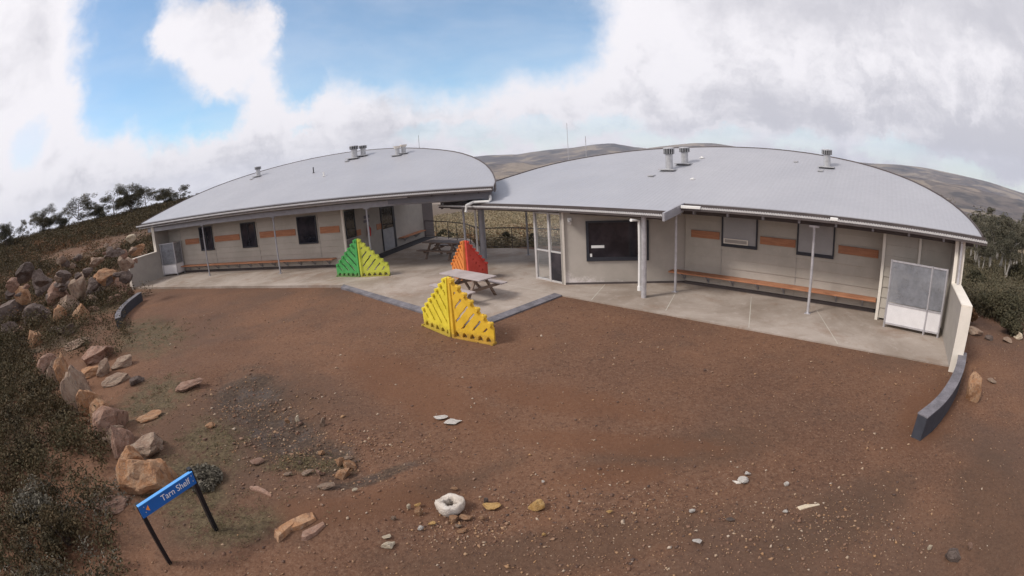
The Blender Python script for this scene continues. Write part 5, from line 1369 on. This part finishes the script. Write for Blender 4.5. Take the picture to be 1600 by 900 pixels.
for i, (px, py, w, h, lab) in enumerate(LT_):
    D = 66 + (i * 37 % 11); dv = ray(px, py); az = math.atan2(dv.x, dv.y); x = D * math.sin(az); y = D * math.cos(az); z = terr(x, y)
    topd = ray(px, py - h); Hm = CH + D * topd.z / math.hypot(topd.x, topd.y) - z; Hm = max(2.6, min(9.0, Hm * 1.12)); Wm = w * D / 560
    src = protos[i % 4]; o = copy_tree(src, (x, y, z), rnd.uniform(0, 6.28), (Wm / 4.6, Wm / 4.6, Hm / 4.3)); tag(o, lab, 'tree', 'gum trees along the left ridge')
for p in protos:
    for c in list(p.children): bpy.data.objects.remove(c)
    bpy.data.objects.remove(p)
protos = [make_tree(301 + i, 7.0, 5.0, 'right', 'crown_right', 'bark') for i in range(5)]
RT_ = [(1505, 352, 'small gum tree closest to the right roof edge'), (1522, 340, 'gum tree just past the right roof tip, pale forked trunk'), (1545, 335, 'tall gum tree with pale leaning trunk at right'), (1562, 332, 'dense olive gum tree at right'), (1580, 334, 'gum tree with bare pale lower limbs at right'),
       (1598, 336, 'gum tree cut by the right picture edge'), (1535, 325, 'gum tree in the second row behind the leaning one'), (1557, 323, 'tallest gum tree in the second row at right'), (1586, 326, 'broad gum tree in the second row near the right edge'), (1514, 332, 'gum tree in the second row behind the roof tip'), (1572, 360, 'short gum tree in front of the others at right'), (1532, 368, 'short pale-stemmed gum in front, near the roof tip')]
for i, (px, py, lab) in enumerate(RT_):
    D = (46, 50, 48, 52, 49, 47, 64, 70, 66, 62, 40, 38)[i]; dv = ray(px, 420); az = math.atan2(dv.x, dv.y); x = D * math.sin(az); y = D * math.cos(az); z = terr(x, y)
    topd = ray(px, py); Hm = CH + D * topd.z / math.hypot(topd.x, topd.y) - z; Hm = max(3, Hm)
    s = Hm / 6.9; o = copy_tree(protos[i % 5], (x, y, z), rnd.uniform(0, 6.28), (s * .95, s * .95, s)); tag(o, lab, 'tree', 'gum trees on the slope at right')
for k in range(10):
    az = R(rnd.uniform(66, 84)); D = rnd.uniform(40, 75); x = D * math.sin(az); y = D * math.cos(az); o = copy_tree(protos[k % 5], (x, y, terr(x, y)), rnd.uniform(0, 6.28), rnd.uniform(.7, 1.0)); tag(o, 'gum tree standing beyond the right picture edge', 'tree', 'gum trees beyond the right edge')
for p in protos:
    for c in list(p.children): bpy.data.objects.remove(c)
    bpy.data.objects.remove(p)
# closed woodland farther down the right slope
cs = []; rr_ = []; cn = []; szs = []; tk = MB()
for k in range(520):
    az = R(rnd.uniform(42, 84)); D = rnd.uniform(75, 260); x = D * math.sin(az); y = D * math.cos(az); z = terr(x, y); h = rnd.uniform(5, 8.5)
    for _ in range(4):
        q = rnd.uniform(1.0, 2.0); cs.append((x + rnd.gauss(0, 1.2), y + rnd.gauss(0, 1.2), z + h * rnd.uniform(.5, .9))); rr_.append((q, q, q * .7)); cn.append(45 if D < 140 else 24); szs.append(.14 + D * .0014)
V_, F_ = leaves(cs, rr_, cn, szs); o = np_mesh('woodland', V_, F_, 'crown_right'); tag(o, 'closed gum woodland on the slope behind the right trees', 'woodland', kind='stuff')

# thin masts behind the buildings
for px, py, h_, r_, lab in ((888, 252, 7.15, .022, 'taller thin white mast rising behind the right roof'), (916, 250, 6.0, .03, 'shorter dark-topped mast behind the right roof')):
    D = 40; dv = ray(px, 240); az = math.atan2(dv.x, dv.y); x = D * math.sin(az); y = D * math.cos(az); m = MB(); m.tube([Vector((x, y, terr(x, y))), Vector((x, y, h_))], r_, 6); tag(m.build('mast', 'galvanised'), lab, 'mast')

# ------------------------------------------------------------------ the air
hz_m = bpy.data.materials.new('haze'); hz_m.use_nodes = True; ht = hz_m.node_tree; ht.nodes.clear()
pv = ht.nodes.new('ShaderNodeVolumePrincipled'); pv.inputs['Color'].default_value = (.80, .86, 1.0, 1); pv.inputs['Density'].default_value = .00006; pv.inputs['Anisotropy'].default_value = 0.0
ho = ht.nodes.new('ShaderNodeOutputMaterial'); ht.links.new(pv.outputs[0], ho.inputs['Volume'])
MATS['haze'] = hz_m
lowest = min(v.z for v in hv) + 0
m = MB(); m.box((0, 0, (-420 + 520) / 2), (20500, 20500, 940)); hzo = m.build('haze', 'haze'); tag(hzo, 'thin pale air over the far hills', 'haze', kind='stuff')
